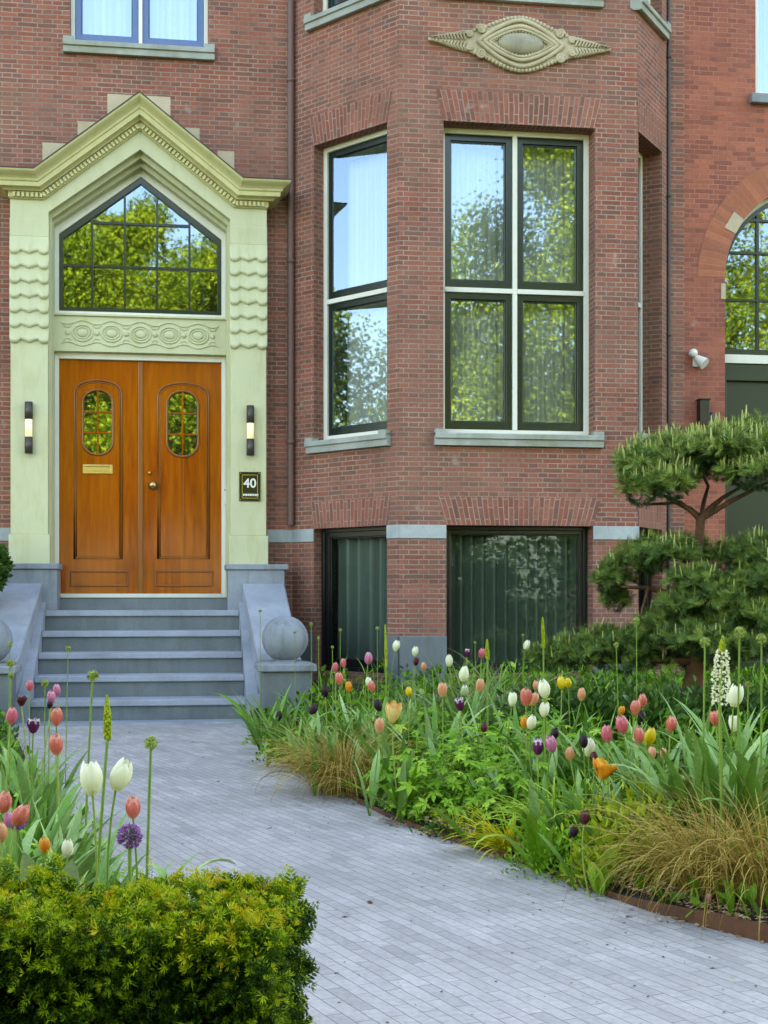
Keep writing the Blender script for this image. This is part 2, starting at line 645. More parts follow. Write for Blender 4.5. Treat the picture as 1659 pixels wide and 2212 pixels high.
w.fr = lambda s, n, z: (s, YN - n, z)
XP0, XP1 = D[0], at(1478, V0, YN)[0]
w.poly([(XP0, 0, 0), (XP1, 0, 0), (XP1, 0, TOP), (XP0, 0, TOP)])
# sides, rear, roof
w.fr = lambda s, n, z: (s, n, z)
w.poly([(-9, 22, 0), (-9, YW, 0), (-9, YW, TOP), (-9, 22, TOP)])
w.poly([(-9, 22, 0), (-9, 22, TOP), (XP1, 22, TOP), (XP1, 22, 0)])
w.poly([(XP1, YN, 0), (XP1, 22, 0), (XP1, 22, TOP), (XP1, YN, TOP)])
w.poly([(-9, YW, TOP), (AX, YW, TOP), (*B, TOP), (*C, TOP), (XP0, YN, TOP), (XP1, YN, TOP), (XP1, 22, TOP), (-9, 22, TOP)])
wall = w.build("wall", M['brick'], house, recalc=False)

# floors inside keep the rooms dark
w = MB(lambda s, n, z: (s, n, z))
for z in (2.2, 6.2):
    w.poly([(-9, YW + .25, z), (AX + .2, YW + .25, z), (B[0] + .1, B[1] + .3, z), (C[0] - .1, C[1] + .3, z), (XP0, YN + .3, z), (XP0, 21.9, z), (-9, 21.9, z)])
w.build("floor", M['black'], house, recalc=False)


# splayed brick lintels
def lintel(fr, a, b, z0, z1, sp):
    m = MB(fr)
    n = 14
    rows = []
    for k in range(n + 1):
        q = k / n
        rows.append(((a + (b - a) * q), (a - sp + (b - a + 2 * sp) * q)))
    for k in range(n):
        (p0, q0), (p1, q1) = rows[k], rows[k + 1]
        m.poly([(p0, .004, z0), (p1, .004, z0), (q1, .004, z1), (q0, .004, z1)], uv=[(p0, z0), (p1, z0), (p1, z1), (p0, z1)])
    m.poly([(a, .004, z0), (a, -.1, z0), (b, -.1, z0), (b, .004, z0)])
    m.poly([(a - sp, .004, z1), (b + sp, .004, z1), (b + sp, -.001, z1), (a - sp, -.001, z1)])
    m.build("lintel", M['soldier'], house, recalc=False)


for fr, a, b, z0, z1, sp in ((ff, f0, f1, Z_G1, 5.79, .07), (fl, l0, l1, Z_G1, 5.79, .07), (fr_, r0, r1, Z_G1, 5.79, .07),
                             (ff, bf0, bf1, Z_B1, 2.0, .08), (fl, l0, l1, Z_B1, 2.0, .05), (fr_, r0, r1, Z_B1, 2.0, .05)):
    lintel(fr, a, b, z0 - .003, z1, sp if fr is not fr_ else .03)

# stone impost bands, plinth stones and sandstone blocks
XPR = XC + 1.235


def band(fr, a, b, z0, z1, n, mat, name):
    m = MB(fr)
    m.box(a, b, -.02, n, z0, z1)
    m.build(name, mat, house, bevel=.006)


for z0, z1, n, mat, name in ((1.605, Z_B1 - .002, .012, M['bandstone'], "impost_band"), (.02, .70, .03, M['riserstone'], "plinth_stone")):
    band(fm, XPR + 9, AX + 9, z0, z1, n, mat, name)
    band(fm, 4.8, XC - 1.24 + 9, z0, z1, n, mat, name)
    band(fl, .004, l0, z0, z1, n, mat, name)
    band(fl, l1, LL + .004, z0, z1, n, mat, name)
    band(ff, 0, bf0, z0, z1, n, mat, name)
    band(ff, bf1, LF + .002, z0, z1, n, mat, name)
    band(fr_, 0, r0, z0, z1, n, mat, name)
for u0, v0, u1, v1 in ((232, 203, 368, 262), (168, 262, 228, 330), (92, 308, 150, 372), (400, 276, 431, 330), (470, 326, 506, 395)):
    m = MB(fm)
    x0, z1 = at(u0, v0, YW)
    x1, z0 = at(u1, v1, YW)
    m.box(x0 + 9, x1 + 9, -.02, .006, z0, z1)
    m.build("sandstone_block", M['sandstone'], house)



# windows
def window(fr, a, b, z0, z1, n, cols, rows, glass, fm_=None, sm=None, fw=.05, sw=.06, name="window", th=.09, tilt=0.):
    fm_ = fm_ or M['white']
    sm = sm or M['darkgreen']
    m = MB(fr)
    m.ring([(a, z0), (b, z0), (b, z1), (a, z1)], [(a + fw, z0 + fw), (b - fw, z0 + fw), (b - fw, z1 - fw), (a + fw, z1 - fw)], n - th, n)
    cs = [a + fw + (b - a - 2 * fw) * q for q in cols]
    rs = [z0 + fw + (z1 - z0 - 2 * fw) * q for q in rows]
    h = fw * .46
    for c in cs[1:-1]: m.box(c - h, c + h, n - th, n + .004, z0 + fw, z1 - fw)
    for q in rs[1:-1]:
        for c0, c1 in zip(cs[:-1], cs[1:]):
            m.box(c0 + (h if c0 != cs[0] else 0), c1 - (h if c1 != cs[-1] else 0), n - th, n + .007, q - h, q + h)
    wo = m.build(name, fm_, house, bevel=.004)
    for i, (c0, c1) in enumerate(zip(cs[:-1], cs[1:])):
        for j, (q0, q1) in enumerate(zip(rs[:-1], rs[1:])):
            x0, x1 = c0 + (h if i else 0), c1 - (h if i < len(cs) - 2 else 0)
            y0, y1 = q0 + (h if j else 0), q1 - (h if j < len(rs) - 2 else 0)
            s = MB(fr)
            s.ring([(x0, y0), (x1, y0), (x1, y1), (x0, y1)], [(x0 + sw, y0 + sw * 1.25), (x1 - sw, y0 + sw * 1.25), (x1 - sw, y1 - sw), (x0 + sw, y1 - sw)], n - th + .005, n - .022)
            s.ring([(x0 + sw, y0 + sw * 1.25), (x1 - sw, y0 + sw * 1.25), (x1 - sw, y1 - sw), (x0 + sw, y1 - sw)],
                   [(x0 + sw + .012, y0 + sw * 1.25 + .012), (x1 - sw - .012, y0 + sw * 1.25 + .012), (x1 - sw - .012, y1 - sw - .012), (x0 + sw + .012, y1 - sw - .012)], n - th + .005, n - .04)
            s.build("sash", sm, wo, bevel=.003)
            g = MB(fr)
            na, nb_ = n - .06 - (.052 if tilt else 0) + tilt, n - .06 - (.052 if tilt else 0) - tilt
            g.poly([(x0 + sw, na, y0 + sw), (x1 - sw, nb_, y0 + sw), (x1 - sw, nb_, y1 - sw), (x0 + sw, na, y1 - sw)])
            g.build("pane", glass, wo, recalc=False)
    return wo


def sill(fr, a, b, zt, n=.075, h=.125):
    m = MB(fr)
    rows = []
    prof = [(-.18, zt + .01), (n - .01, zt - .012), (n, zt - .02), (n, zt - .06), (n - .02, zt - .068), (n - .02, zt - h), (n - .035, zt - h - .004), (-.02, zt - h)]
    for s in (a, b): rows.append([(s, q, z) for q, z in prof])
    m.grid(rows, False)
    m.poly(rows[0]); m.poly(rows[1][::-1])
    for s in (a, b - .10): m.box(s, s + .10, -.02, n - .004, zt - .03, zt + .022)
    m.build("window_sill", M['sillstone'], house)


_rg = (.0, .472, 1.)
window(ff, f0, f1, Z_G0, Z_G1, -.19, (0, .5, 1), _rg, M['glass'])
window(fl, l0, l1, Z_G0, Z_G1, -.13, (0, 1), _rg, M['glass'], th=.215, tilt=.08)  # pane turned inside its sash so that it mirrors sky and trees
window(fr_, r0, r1, Z_G0, Z_G1, -.20, (0, 1), _rg, M['glass'])
sill(ff, f0 - .09, f1 + .07, Z_G0 - .002)
sill(fl, l0 - .06, l1 + .05, Z_G0 - .002)
sill(fr_, r0 - .03, r1 + .03, Z_G0 - .002)
for fr, a, b, c in ((ff, f0, f1, (0, .5, 1)), (fl, l0, l1, (0, 1)), (fr_, r0, r1, (0, 1))):
    window(fr, a, b, Z_F0, Z_F1, -.12, c, (0, 1), M['glass_bright'])
    sill(fr, a - .07, b + .07, Z_F0 - .002)
window(fm, um0, um1, ZU0, 9.1, -.10, (0, .505, 1), (0, .75, 1), M['glass_bright'], sm=M['skysheen'], fw=.04)
sill(fm, um0 - .06, um1 + .06, ZU0 - .002)
for a, b, c, d in ((3.2, 4.6, 2.4, 5.2), (3.2, 4.6, ZU0, 9.1), (.8, 2.2, 2.4, 5.2)):
    window(fm, a, b, c, d, -.10, (0, .5, 1), (0, .6, 1), M['glass_bright'])
window(ff, bf0, bf1, Z_B0, Z_B1, -.17, (0, 1), (0, 1), M['glass_dark'], M['black'], M['black'], .04, .035, "basement_window")
window(fl, l0, l1, Z_B0, Z_B1, -.10, (0, 1), (0, 1), M['glass_dark'], M['black'], M['black'], .04, .05, "basement_window")
window(fr_, r0, r1, Z_B0, Z_B1, -.10, (0, 1), (0, 1), M['glass_dark'], M['black'], M['black'], .04, .05, "basement_window")

# pipes
m = MB()
px, py = at(628, V0, YW - .06)[0], YW - .055
m.tube([(px, -py, 1.78), (px, -py, TOP)], .034, 14)
for z in (2.6, 4.4, 6.2, 8): m.lathe([(.034, -.02), (.041, -.02), (.041, .02), (.034, .02)], px, -py, z, 14)
m.build("downpipe", M['zinc'], house)
m = MB()
px, py = at(1445, V0, YN - .04)[0], YN - .035
m.tube([(px, -py, .0), (px, -py, TOP)], .018, 10)
for z in (.9, 2.3, 3.7, 5.1, 6.5): m.lathe([(.018, -.015), (.027, -.015), (.027, .015), (.018, .015)], px, -py, z, 10)
m.build("downpipe", M['pipe'], house)

# carved relief on the bay
oc, oz = cross_s(1123, *B, *C), at(1123, 98, YB)[1]
ow = (at(1320, 98, YB)[0] - at(925, 98, YB)[0]) / 2
oh = .265


def lens(t, a, b, p=1.6):
    """pointed oval of half width a and half height b, t in 0..1 once around"""
    x = math.cos(2 * math.pi * t)
    y = math.copysign((1 - abs(x) ** p), math.sin(2 * math.pi * t))
    return a * x, b * y


def ORN(a): return (.37 + .63 * (.5 + .5 * math.cos(math.pi * a / .62)) if a < .62 else .37 * (1 - a) / .38 * .9 + .037)


m = MB(ff)
out = []
for q in range(64):
    t = q / 64
    x = math.cos(2 * math.pi * t)
    ax = abs(x)
    y = oh * ORN(ax)
    out.append((oc + ow * x, oz + math.copysign(y, math.sin(2 * math.pi * t))))
out = out[:]
m.plate(out, -.01, .03)
for sgn in (-1, 1):
    for k in range(11):                     # ribbed leaf ends
        q = .60 + .38 * k / 11
        hh = oh * ORN(q)
        for up in (-1, 1):
            m.tube([(oc + sgn * ow * q, .038, oz + up * .008), (oc + sgn * ow * (q + .025), .05, oz + up * hh * .6), (oc + sgn * ow * (q - .012), .034, oz + up * hh)], [.010, .013, .007], 6)
    for up in (-1, 1):                       # scrolls
        for cx, cz, r in ((.43, .42, .045), (.56, .22, .032)):
            pts = [(oc + sgn * (ow * cx + r * (1 - k / 26) * math.cos(k * .55)), .045, oz + up * (oh * cz + r * (1 - k / 26) * math.sin(k * .55))) for k in range(22)]
            m.tube(pts, .012, 6)
            m.ball((oc + sgn * ow * cx, .045, oz + up * oh * cz), (.016, .014, .016), 8, 6)
for a, b, r, n in ((.40, .60, .020, .045), (.345, .48, .012, .05), (.46, .82, .022, .04)):
    m.tube([(oc + lens(q / 60, ow * a, oh * b)[0], n, oz + lens(q / 60, ow * a, oh * b)[1]) for q in range(60)], r, 6, closed=True)
for q in range(54):                          # bead row round the boss
    x, y = lens(q / 54, ow * .31, oh * .42)
    m.ball((oc + x, .045, oz + y), (.010, .012, .010), 6, 4)
for k in range(26):                          # scalloped rim
    q = -.5 + k / 25
    y = oh * ORN(abs(q)) * .93
    for up in (-1, 1): m.ball((oc + ow * q, .03, oz + up * y), (.022, .02, .022), 6, 4)
rel = m.build("relief_ornament", M['carved'], house)
m = MB(ff)
m.ball((oc, .035, oz), (ow * .25, .055, oh * .38), 28, 16)
m.build("boss", M['boss'], rel)

# ------------------------------------------------------------------ door surround
NP = YW - 13.60                 # pilaster face
m = MB(fd)
for sg in (1, -1):
    o = [(.863, 4.675), (1.22, 4.675), (1.22, 4.95), (.93, 4.95), (0, 5.66), (0, 5.38), (.863, 4.74)]
    o = [(sg * x, z) for x, z in o]
    m.plate(o if sg > 0 else o[::-1], -.1, NP)
def gable(h, zs, za, zb): return [(-h, zb), (h, zb), (h, zs), (0, za), (-h, zs)]
m.ring(gable(.95, 4.80, 5.45, 1.055), gable(.84, 4.705, 5.325, 1.06), -.12, .16)
m.ring(gable(.93, 4.78, 5.43, 1.055), gable(.832, 4.675, 5.275, 1.06), -.12, .06)
surround = m.build("door_surround", M['cream'], house, bevel=.006)

# pilasters with rows of carved scales
for sg in (-1, 1):
    m = MB(fd)
    a, b = (.863, 1.22) if sg > 0 else (-1.22, -.863)
    m.box(a + .004, b - .004, -.13, NP, 1.66, 4.674)
    m.box(a - .012, b + .014, -.13, NP + .016, 1.375, 1.66)
    m.box(a - .004, b + .004, -.12, NP + .006, 4.50, 4.676)
    pil = m.build("pilaster", M['cream'], surround, bevel=.006)
    m = MB(fd)
    mid, hw = (a + b) / 2, (b - a) / 2
    nr, zt, st = 7, 4.505, .141
    for r in range(nr):
        top, zbt = zt - r * st, zt - (r + 1) * st
        rows = [[], [], [], [], []]
        for k in range(41):
            q = -1 + 2 * k / 40
            aq = abs(q)
            bulb = math.sqrt(max(0, 1 - ((aq - .74) / .26) ** 2))
            if aq < .48:
                zb, ex = zbt - .004 - .034 * (1 - aq / .48) ** 1.2, .012 + .014 * (1 - aq / .48) ** 2
            else:
                zb, ex = zbt - .042 * bulb, .012 + .020 * bulb
            if r == 0 and aq >= .48 and False: ex *= .5
            s = mid + q * (hw + .004 + (.006 * bulb if aq > .8 else 0))
            n0 = NP + .003
            for row, (f, e) in zip(rows, ((0, 0.), (.45, .35), (.78, .85), (.93, .9), (1., .1))):
                row.append((s, n0 + ex * e + .012 * f * (f < 1), top + (zb - top) * f))
        m.grid(rows)
    m.build("scale_carving", M['cream'], pil)

# cornice
base = [(1.20, 4.865), (.905, 4.865), (0, 5.575), (-.905, 4.865), (-1.20, 4.865)]


def mitre(h, n):
    """the cornice line raised by h square to itself"""
    r = (math.hypot(.905, .71) * h / .905)
    t = math.tan(math.atan2(.71, .905) / 2)
    P = [(1.20 + n - NP, 4.865 + h), (.905 + h * t, 4.865 + h), (0, 5.575 + r), (-.905 - h * t, 4.865 + h), (-1.20 - n + NP, 4.865 + h)]
    return [(P[0][0], -.0, P[0][1])] + [(x, n, z) for x, z in P] + [(P[4][0], -.0, P[4][1])]


def sweep(prof, mat, name, parent):
    m = MB(fd)
    rows = [mitre(h, n + NP) for h, n in prof]
    for r0_, r1_ in zip(rows[:-1], rows[1:]):
        for k in range(len(r0_) - 1):
            m.poly([r0_[k], r0_[k + 1], r1_[k + 1], r1_[k]])
    return m.build(name, mat, parent, recalc=False)


corn = sweep([(-.012, .0), (-.012, .022), (0, .028), (.0, .035), (.052, .035), (.052, .075), (.062, .082), (.070, .10), (.078, .14), (.118, .146), (.122, .158),
              (.130, .162), (.142, .166), (.160, .185), (.178, .215), (.194, .236), (.205, .242), (.212, .242)], M['yellow'], "cornice", surround)
sweep([(.212, .0), (.2125, .25), (.222, .25), (.224, -.2)], M['lead'], "lead_flashing", surround)
m = MB(fd)
P = base
for (x0, z0), (x1, z1) in zip(P[:-1], P[1:]):
    L = math.hypot(x1 - x0, z1 - z0)
    dx, dz = (x1 - x0) / L, (z1 - z0) / L
    k = max(1, int(L / .040))
    for q in range(k):
        c = (q + .5) / k * L
        cx, cz = x0 + dx * c, z0 + dz * c
        nx, nz = dz, -dx
        if nz < 0: nx, nz = -nx, -nz
        e, g = .012, .044
        o = [(cx - dx * e, cz - dz * e), (cx + dx * e, cz + dz * e), (cx + dx * e + nx * g, cz + dz * e + nz * g), (cx - dx * e + nx * g, cz - dz * e + nz * g)]
        m.plate(o, NP + .034, NP + .062)
m.build("dentil_row", M['yellow'], corn)

# carved panel between fanlight and door
m = MB(fd)
m.box(-.834, .834, -.11, .03, 3.455, 3.80)
m.box(-.834, .834, -.10, .055, 3.80, 3.822)
panel = m.build("carved_panel", M['cream'], surround, bevel=.004)
m = MB(fd)
zc = 3.635
for k in range(5):
    cx = -.56 + k * .28
    for rr, hh, th in ((.095, .078, .009), (.070, .054, .006)):
        m.tube([(cx + rr * math.cos(t), .034, zc + hh * math.sin(t)) for t in (2 * math.pi * q / 28 for q in range(28))], th, 6, closed=True)
    m.ball((cx, .03, zc), (.055, .018, .04), 12, 8)
for k in range(6):
    cx = -.70 + k * .28
    m.ball((cx, .03, zc), (.026, .022, .026), 10, 6)
    for up in (-1, 1):
        m.tube([(cx - .05, .034, zc + up * .10), (cx - .02, .034, zc + up * .055), (cx + .02, .034, zc + up * .055), (cx + .05, .034, zc + up * .10)], .006, 6)
for up in (-1, 1):
    m.tube([(-.76 + 1.52 * q / 90, .034, zc + up * (.105 + .018 * math.cos(2 * math.pi * (q / 90 * 1.52 - .2) / .28))) for q in range(91)], .008, 6)
m.build("carved_ovals", M['cream'], panel)

# fanlight
W0 = gable(.832, 4.675, 5.275, 3.80)
W1 = gable(.79, 4.612, 5.205, 3.862)
W2 = gable(.748, 4.575, 5.142, 3.905)
m = MB(fd)
m.ring(W0, W1, -.16, -.045)
fan = m.build("fanlight", M['white'], house, bevel=.004)
m = MB(fd)
m.ring(W1, W2, -.15, -.065)
g = MB(fd)
za, slope = 5.142, (5.142 - 4.575) / .748
for x in (-.474, -.158, .158, .474):
    m.plate([(x - .011, 3.905), (x + .011, 3.905), (x + .011, za - slope * abs(x + .011)), (x - .011, za - slope * abs(x - .011))], -.11, -.075)
m.box(-.748, .748, -.11, -.073, 4.305, 4.327)
m.box(-.474, .474, -.11, -.073, 4.735, 4.757)
m.build("glazing_bars", M['darkgreen'], fan)
m = MB(fd)
m.poly([(x, -.10, z) for x, z in W2])
m.build("pane", M['glass'], fan, recalc=False)

# door frame, leaves
m = MB(fd)
m.box(-.832, -.79, -.16, -.045, 1.06, 3.453)
m.box(.79, .832, -.16, -.045, 1.06, 3.453)
m.box(-.79, .79, -.16, -.047, 3.395, 3.454)
m.box(-.79, .79, -.2, -.04, 1.055, 1.095)
m.build("door_frame", M['white'], house, bevel=.004)


def dz_(x, y):
    X, Z = at(x * .4002, 729 + y * .4002, 13.95)
    return X - XC, Z


def arch(x0, x1, zb, zsp, rise, flat=.0, n=14):
    """closed outline: straight sides, basket arch on top"""
    o = [(x0, zb), (x1, zb)]
    for k in range(n + 1):
        t = math.pi * k / n
        o.append(((x0 + x1) / 2 + (x1 - x0) / 2 * math.cos(t), zsp + rise * math.sin(t) ** .9))
    return o


def oval(x0, x1, z0, z1, r, n=10):
    o = []
    for cx, cz, a0 in ((x1 - r, z0 + r, -90), (x1 - r, z1 - r, 0), (x0 + r, z1 - r, 90), (x0 + r, z0 + r, 180)):
        for k in range(n + 1):
            t = R(a0 + 90 * k / n)
            o.append((cx + r * math.cos(t), cz + r * math.sin(t)))
    return o


ND = -.095
for side, gx, px_, lx in ((-1, (445, 610), (402, 657), (385, 690)), (1, (900, 1070), (853, 1127), (840, 1145))):
    g0, gz1 = dz_(gx[0], 282 if side < 0 else 288)
    g1, gz0 = dz_(gx[1], 634 if side < 0 else 644)
    p0, pz1 = dz_(px_[0], 228 if side < 0 else 243)
    p1, pz0 = dz_(px_[1], 1195)
    q0, qz1 = dz_(lx[0], 1262)
    q1, qz0 = dz_(lx[1], 1340)
    GO = oval(g0, g1, gz0, gz1, (g1 - g0) * .46)
    m = MB(fd)
    a, b = (-.788, -.012) if side < 0 else (-.008, .788)
    # leaf around the glass hole: outer rectangle joined to the oval
    no = len(GO)
    cx, cz = (g0 + g1) / 2, (gz0 + gz1) / 2
    outer = []
    zl, zh = 1.097, 3.393
    for x, z in GO:
        dx, dz = x - cx, z - cz
        t = min(((b - cx) / dx if dx > 1e-6 else (a - cx) / dx if dx < -1e-6 else 9e9), ((zh - cz) / dz if dz > 1e-6 else (zl - cz) / dz if dz < -1e-6 else 9e9))
        outer.append((cx + dx * t, cz + dz * t))
    # add the four corners by snapping the nearest points
    for X, Z in ((a, zl), (b, zl), (a, zh), (b, zh)):
        k = min(range(no), key=lambda i: (outer[i][0] - X) ** 2 + (outer[i][1] - Z) ** 2)
        outer[k] = (X, Z)
    m.ring(outer, GO, ND - .05, ND)
    leaf = m.build("door_leaf", M['wood'], house)
    m = MB(fd)
    PA = arch(p0, p1, pz0, pz1 - .13, .13)
    m.tube([(x, ND + .002, z) for x, z in PA], .011, 8, closed=True)
    PB = arch(p0 + .02, p1 - .02, pz0 + .02, pz1 - .145, .125)
    m.tube([(x, ND + .002, z) for x, z in PB], .006, 6, closed=True)
    m.tube([(x, ND + .001, z) for x, z in GO], .013, 8, closed=True)
    LO = [(q0, qz0), (q1, qz0), (q1, qz1), (q0, qz1)]
    for k in range(4):
        (x0, z0), (x1, z1) = LO[k], LO[(k + 1) % 4]
        m.tube([(x0, ND + .002, z0), (x1, ND + .002, z1)], .010, 8)
    if side > 0:
        m.plate([((p0 + p1) / 2 - .006, pz0 + .03), ((p0 + p1) / 2 + .006, pz0 + .03), ((p0 + p1) / 2 + .006, gz0 - .03), ((p0 + p1) / 2 - .006, gz0 - .03)], ND - .01, ND + .004)
    m.build("moulding", M['woodmould'], leaf)
    m = MB(fd)
    m.box(cx - .008, cx + .008, ND - .02, ND + .004, gz0, gz1)
    for f in (.34, .66):
        z = gz0 + (gz1 - gz0) * f
        m.box(g0, g1, ND - .02, ND + .006, z - .007, z + .007)
    m.build("glazing_bars", M['wood'], leaf)
    m = MB(fd)
    m.poly([(x, ND - .025, z) for x, z in GO])
    m.build("pane", M['glass_door'], leaf, recalc=False)
    if side < 0:
        b0, bz1 = dz_(447, 685)
        b1, bz0 = dz_(608, 737)
        m = MB(fd)
        m.ring([(b0, bz0), (b1, bz0), (b1, bz1), (b0, bz1)], [(b0 + .022, bz0 + .022), (b1 - .022, bz0 + .022), (b1 - .022, bz1 - .022), (b0 + .022, bz1 - .022)], ND - .002, ND + .012)
        m.box(b0 + .022, b1 - .022, ND - .002, ND + .006, bz0 + .022, bz1 - .022)
        m.build("letter_slot", M['brass'], leaf, bevel=.003)
    else:
        m = MB(fd)
        m.box(-.026, .016, ND - .002, ND + .022, 1.10, 3.39)
        m.build("meeting_strip", M['woodmould'], leaf, bevel=.006)
        kx, kz = dz_(820, 800)
        m = MB(fd)
        m.lathe([(.001, .0), (.046, .0), (.046, .006), (.018, .012), (.014, .045), (.030, .055), (.037, .070), (.030, .086), (.001, .091)], kx + .01, ND, kz, 20, 'n')
        m.build("knob", M['brass'], leaf)
        kx, kz = dz_(800, 732)
        m = MB(fd)
        m.lathe([(.001, .0), (.016, .0), (.016, .03), (.001, .032)], kx + .012, ND, kz, 14, 'n')
        m.build("lock", M['brass'], leaf)
# ------------------------------------------------------------------ curtains inside


def curtain(label, fr, a, b, z0, z1, n, mat, waves, amp=.03, gap=None):
    m = MB(fr)
    k = int(waves * 10)
    ph = random.random() * 6
    rows = []
    for z in (z0, (z0 + z1) / 2, z1):
        rows.append([(a + (b - a) * q / k, n + amp * math.sin(2 * math.pi * waves * q / k + ph + .8 * math.sin(q / k * 9)) * (1.15 if z == z0 else 1.), z) for q in range(k + 1)])
    m.grid(rows)
    o = m.build("curtain", mat, None, org=Vector(fr((a + b) / 2, n, z0)), recalc=False)
    tag(o, label, "curtain", "curtains behind the windows")


curtain("white net curtain behind the large four-pane bay window", ff, f0 - .1, f1 + .1, Z_G0 - .1, Z_G1 + .1, -.42, M['net'], 17, .022)
curtain("white net curtain behind the left angled bay window above ground level", fl, l0 - .05, l1 - .02, Z_G0 - .1, Z_G1 + .1, -.36, M['net'], 9, .02)
curtain("grey-green pleated drape behind the wide basement window", ff, bf0 + .05, bf1 - .02, Z_B0 - .2, Z_B1 + .1, -.36, M['drape'], 13, .058)
curtain("grey-green pleated drape behind the narrow angled basement window beside the steps", fl, l0 + .05, l1 - .02, Z_B0 - .2, Z_B1 + .1, -.32, M['drape'], 6.5, .058)
curtain("bright white curtain behind the upper window above the pediment", fm, um0 - .1, um1 + .1, ZU0 - .1, 9.2, -.30, M['net'], 12, .03)

# ------------------------------------------------------------------ things fixed to the house
for side, (lx0, lx1, y0, y1, y2, y3) in ((-1, (133, 177, 348, 440, 535, 623)), (1, (1333, 1370, 368, 463, 550, 640))):
    cx, zt = at((lx0 + lx1) / 2 * .4002, 729 + y0 * .4002, 13.55)
    cx -= XC
    z_ = [at(0, 729 + y * .4002, 13.55)[1] for y in (y0, y1, y2, y3)]
    z_ = [zt - (y - y0) * .4002 / F0 * 13.35 for y in (y0, y1, y2, y3)]
    t = thing("wall_lamp", fd(cx, NP, z_[3]), "slim dark bronze up-and-down wall lamp on the %s pilaster" % ("left" if side < 0 else "right"), "wall lamp", "wall lamps beside the front door")
    r, n = .038, NP + .052
    for a, b in ((z_[1], z_[0]), (z_[3], z_[2])):
        m = MB(fd)
        m.lathe([(.001, a), (r, a), (r, b), (r - .006, b), (r - .006, b - .02), (.001, b - .02)], cx, n, 0, 24)
        m.build("lamp_housing", M['bronze'], t)
    m = MB(fd)
    m.lathe([(.001, z_[2] + .001), (r - .004, z_[2] + .001), (r - .004, z_[1] - .001), (.001, z_[1] - .001)], cx, n, 0, 24)
    m.build("lamp_glass", M['lamp'], t)
    m = MB(fd)
    m.box(cx - .03, cx + .03, NP + .001, NP + .02, z_[2] + .02, z_[1] - .02)
    m.build("bracket", M['bronze'], t)

x0, z1 = at(516.5, 1019, 13.59)
x1, z0 = at(563, 1083, 13.59)
x0 -= XC; x1 -= XC
t = thing("house_number_plaque", fd((x0 + x1) / 2, NP, z0), "black enamel plaque with white number 40 on the right pilaster", "house number")
m = MB(fd)
m.box(x0, x1, NP, NP + .012, z0, z1)
m.build("plate", M['plaque'], t, bevel=.003)
m = MB(fd)
i = .028
m.ring([(x0 + i, z0 + i), (x1 - i, z0 + i), (x1 - i, z1 - i), (x0 + i, z1 - i)], [(x0 + i + .005, z0 + i + .005), (x1 - i - .005, z0 + i + .005), (x1 - i - .005, z1 - i - .005), (x0 + i + .005, z1 - i - .005)], NP + .011, NP + .014)
for x in (x0 + .014, x1 - .014):
    for z in (z0 + .014, z1 - .014): m.ball((x, NP + .012, z), .006, 8, 6)
m.build("border", M['brass'], t)


def letters(text, size, x, z, n, parent, name, mat):
    cu = bpy.data.curves.new(name, 'FONT')
    cu.body = text
    cu.size = size
    cu.extrude = .001
    cu.offset = size * .02
    cu.align_x = 'CENTER'
    tmp = bpy.data.objects.new(name + "_outline", cu)
    COL.objects.link(tmp)
    bpy.context.view_layer.update()
    me = bpy.data.meshes.new_from_object(tmp.evaluated_get(bpy.context.evaluated_depsgraph_get()))
    bpy.data.objects.remove(tmp)
    me.name = name
    me.materials.clear()
    me.materials.append(mat)
    o = bpy.data.objects.new(name, me)
    COL.objects.link(o)
    o.parent = parent
    o.location = Vector(fd(x, n, z)) - ORG[parent.name]
    o.rotation_euler = (R(90), 0, 0)
    return o


letters("40", .125, (x0 + x1) / 2, z0 + .135, NP + .0135, t, "number", M['letter'])
m = MB(fd)                               # the small line of lettering, too fine to read
q = x0 + .038
for wd in (.016, .020, .013, .022, .017, .014, .019):
    m.box(q, q + wd, NP + .0115, NP + .0135, z0 + .052, z0 + .072)
    q += wd + .0045
m.build("small_lettering", M['letter'], t)

t = thing("doorbell", fd(.853, .10, 2.05), "small white doorbell on the right door jamb", "doorbell")
m = MB(fd)
m.box(.818, .834, -.02, .03, 1.98, 2.17)
m.build("plate", M['plastic'], t, bevel=.006)
m = MB(fd)
m.lathe([(.001, 0), (.010, 0), (.010, .006), (.001, .008)], .826, .03, 2.12, 12, 'n')
m.build("button", M['brass'], t)
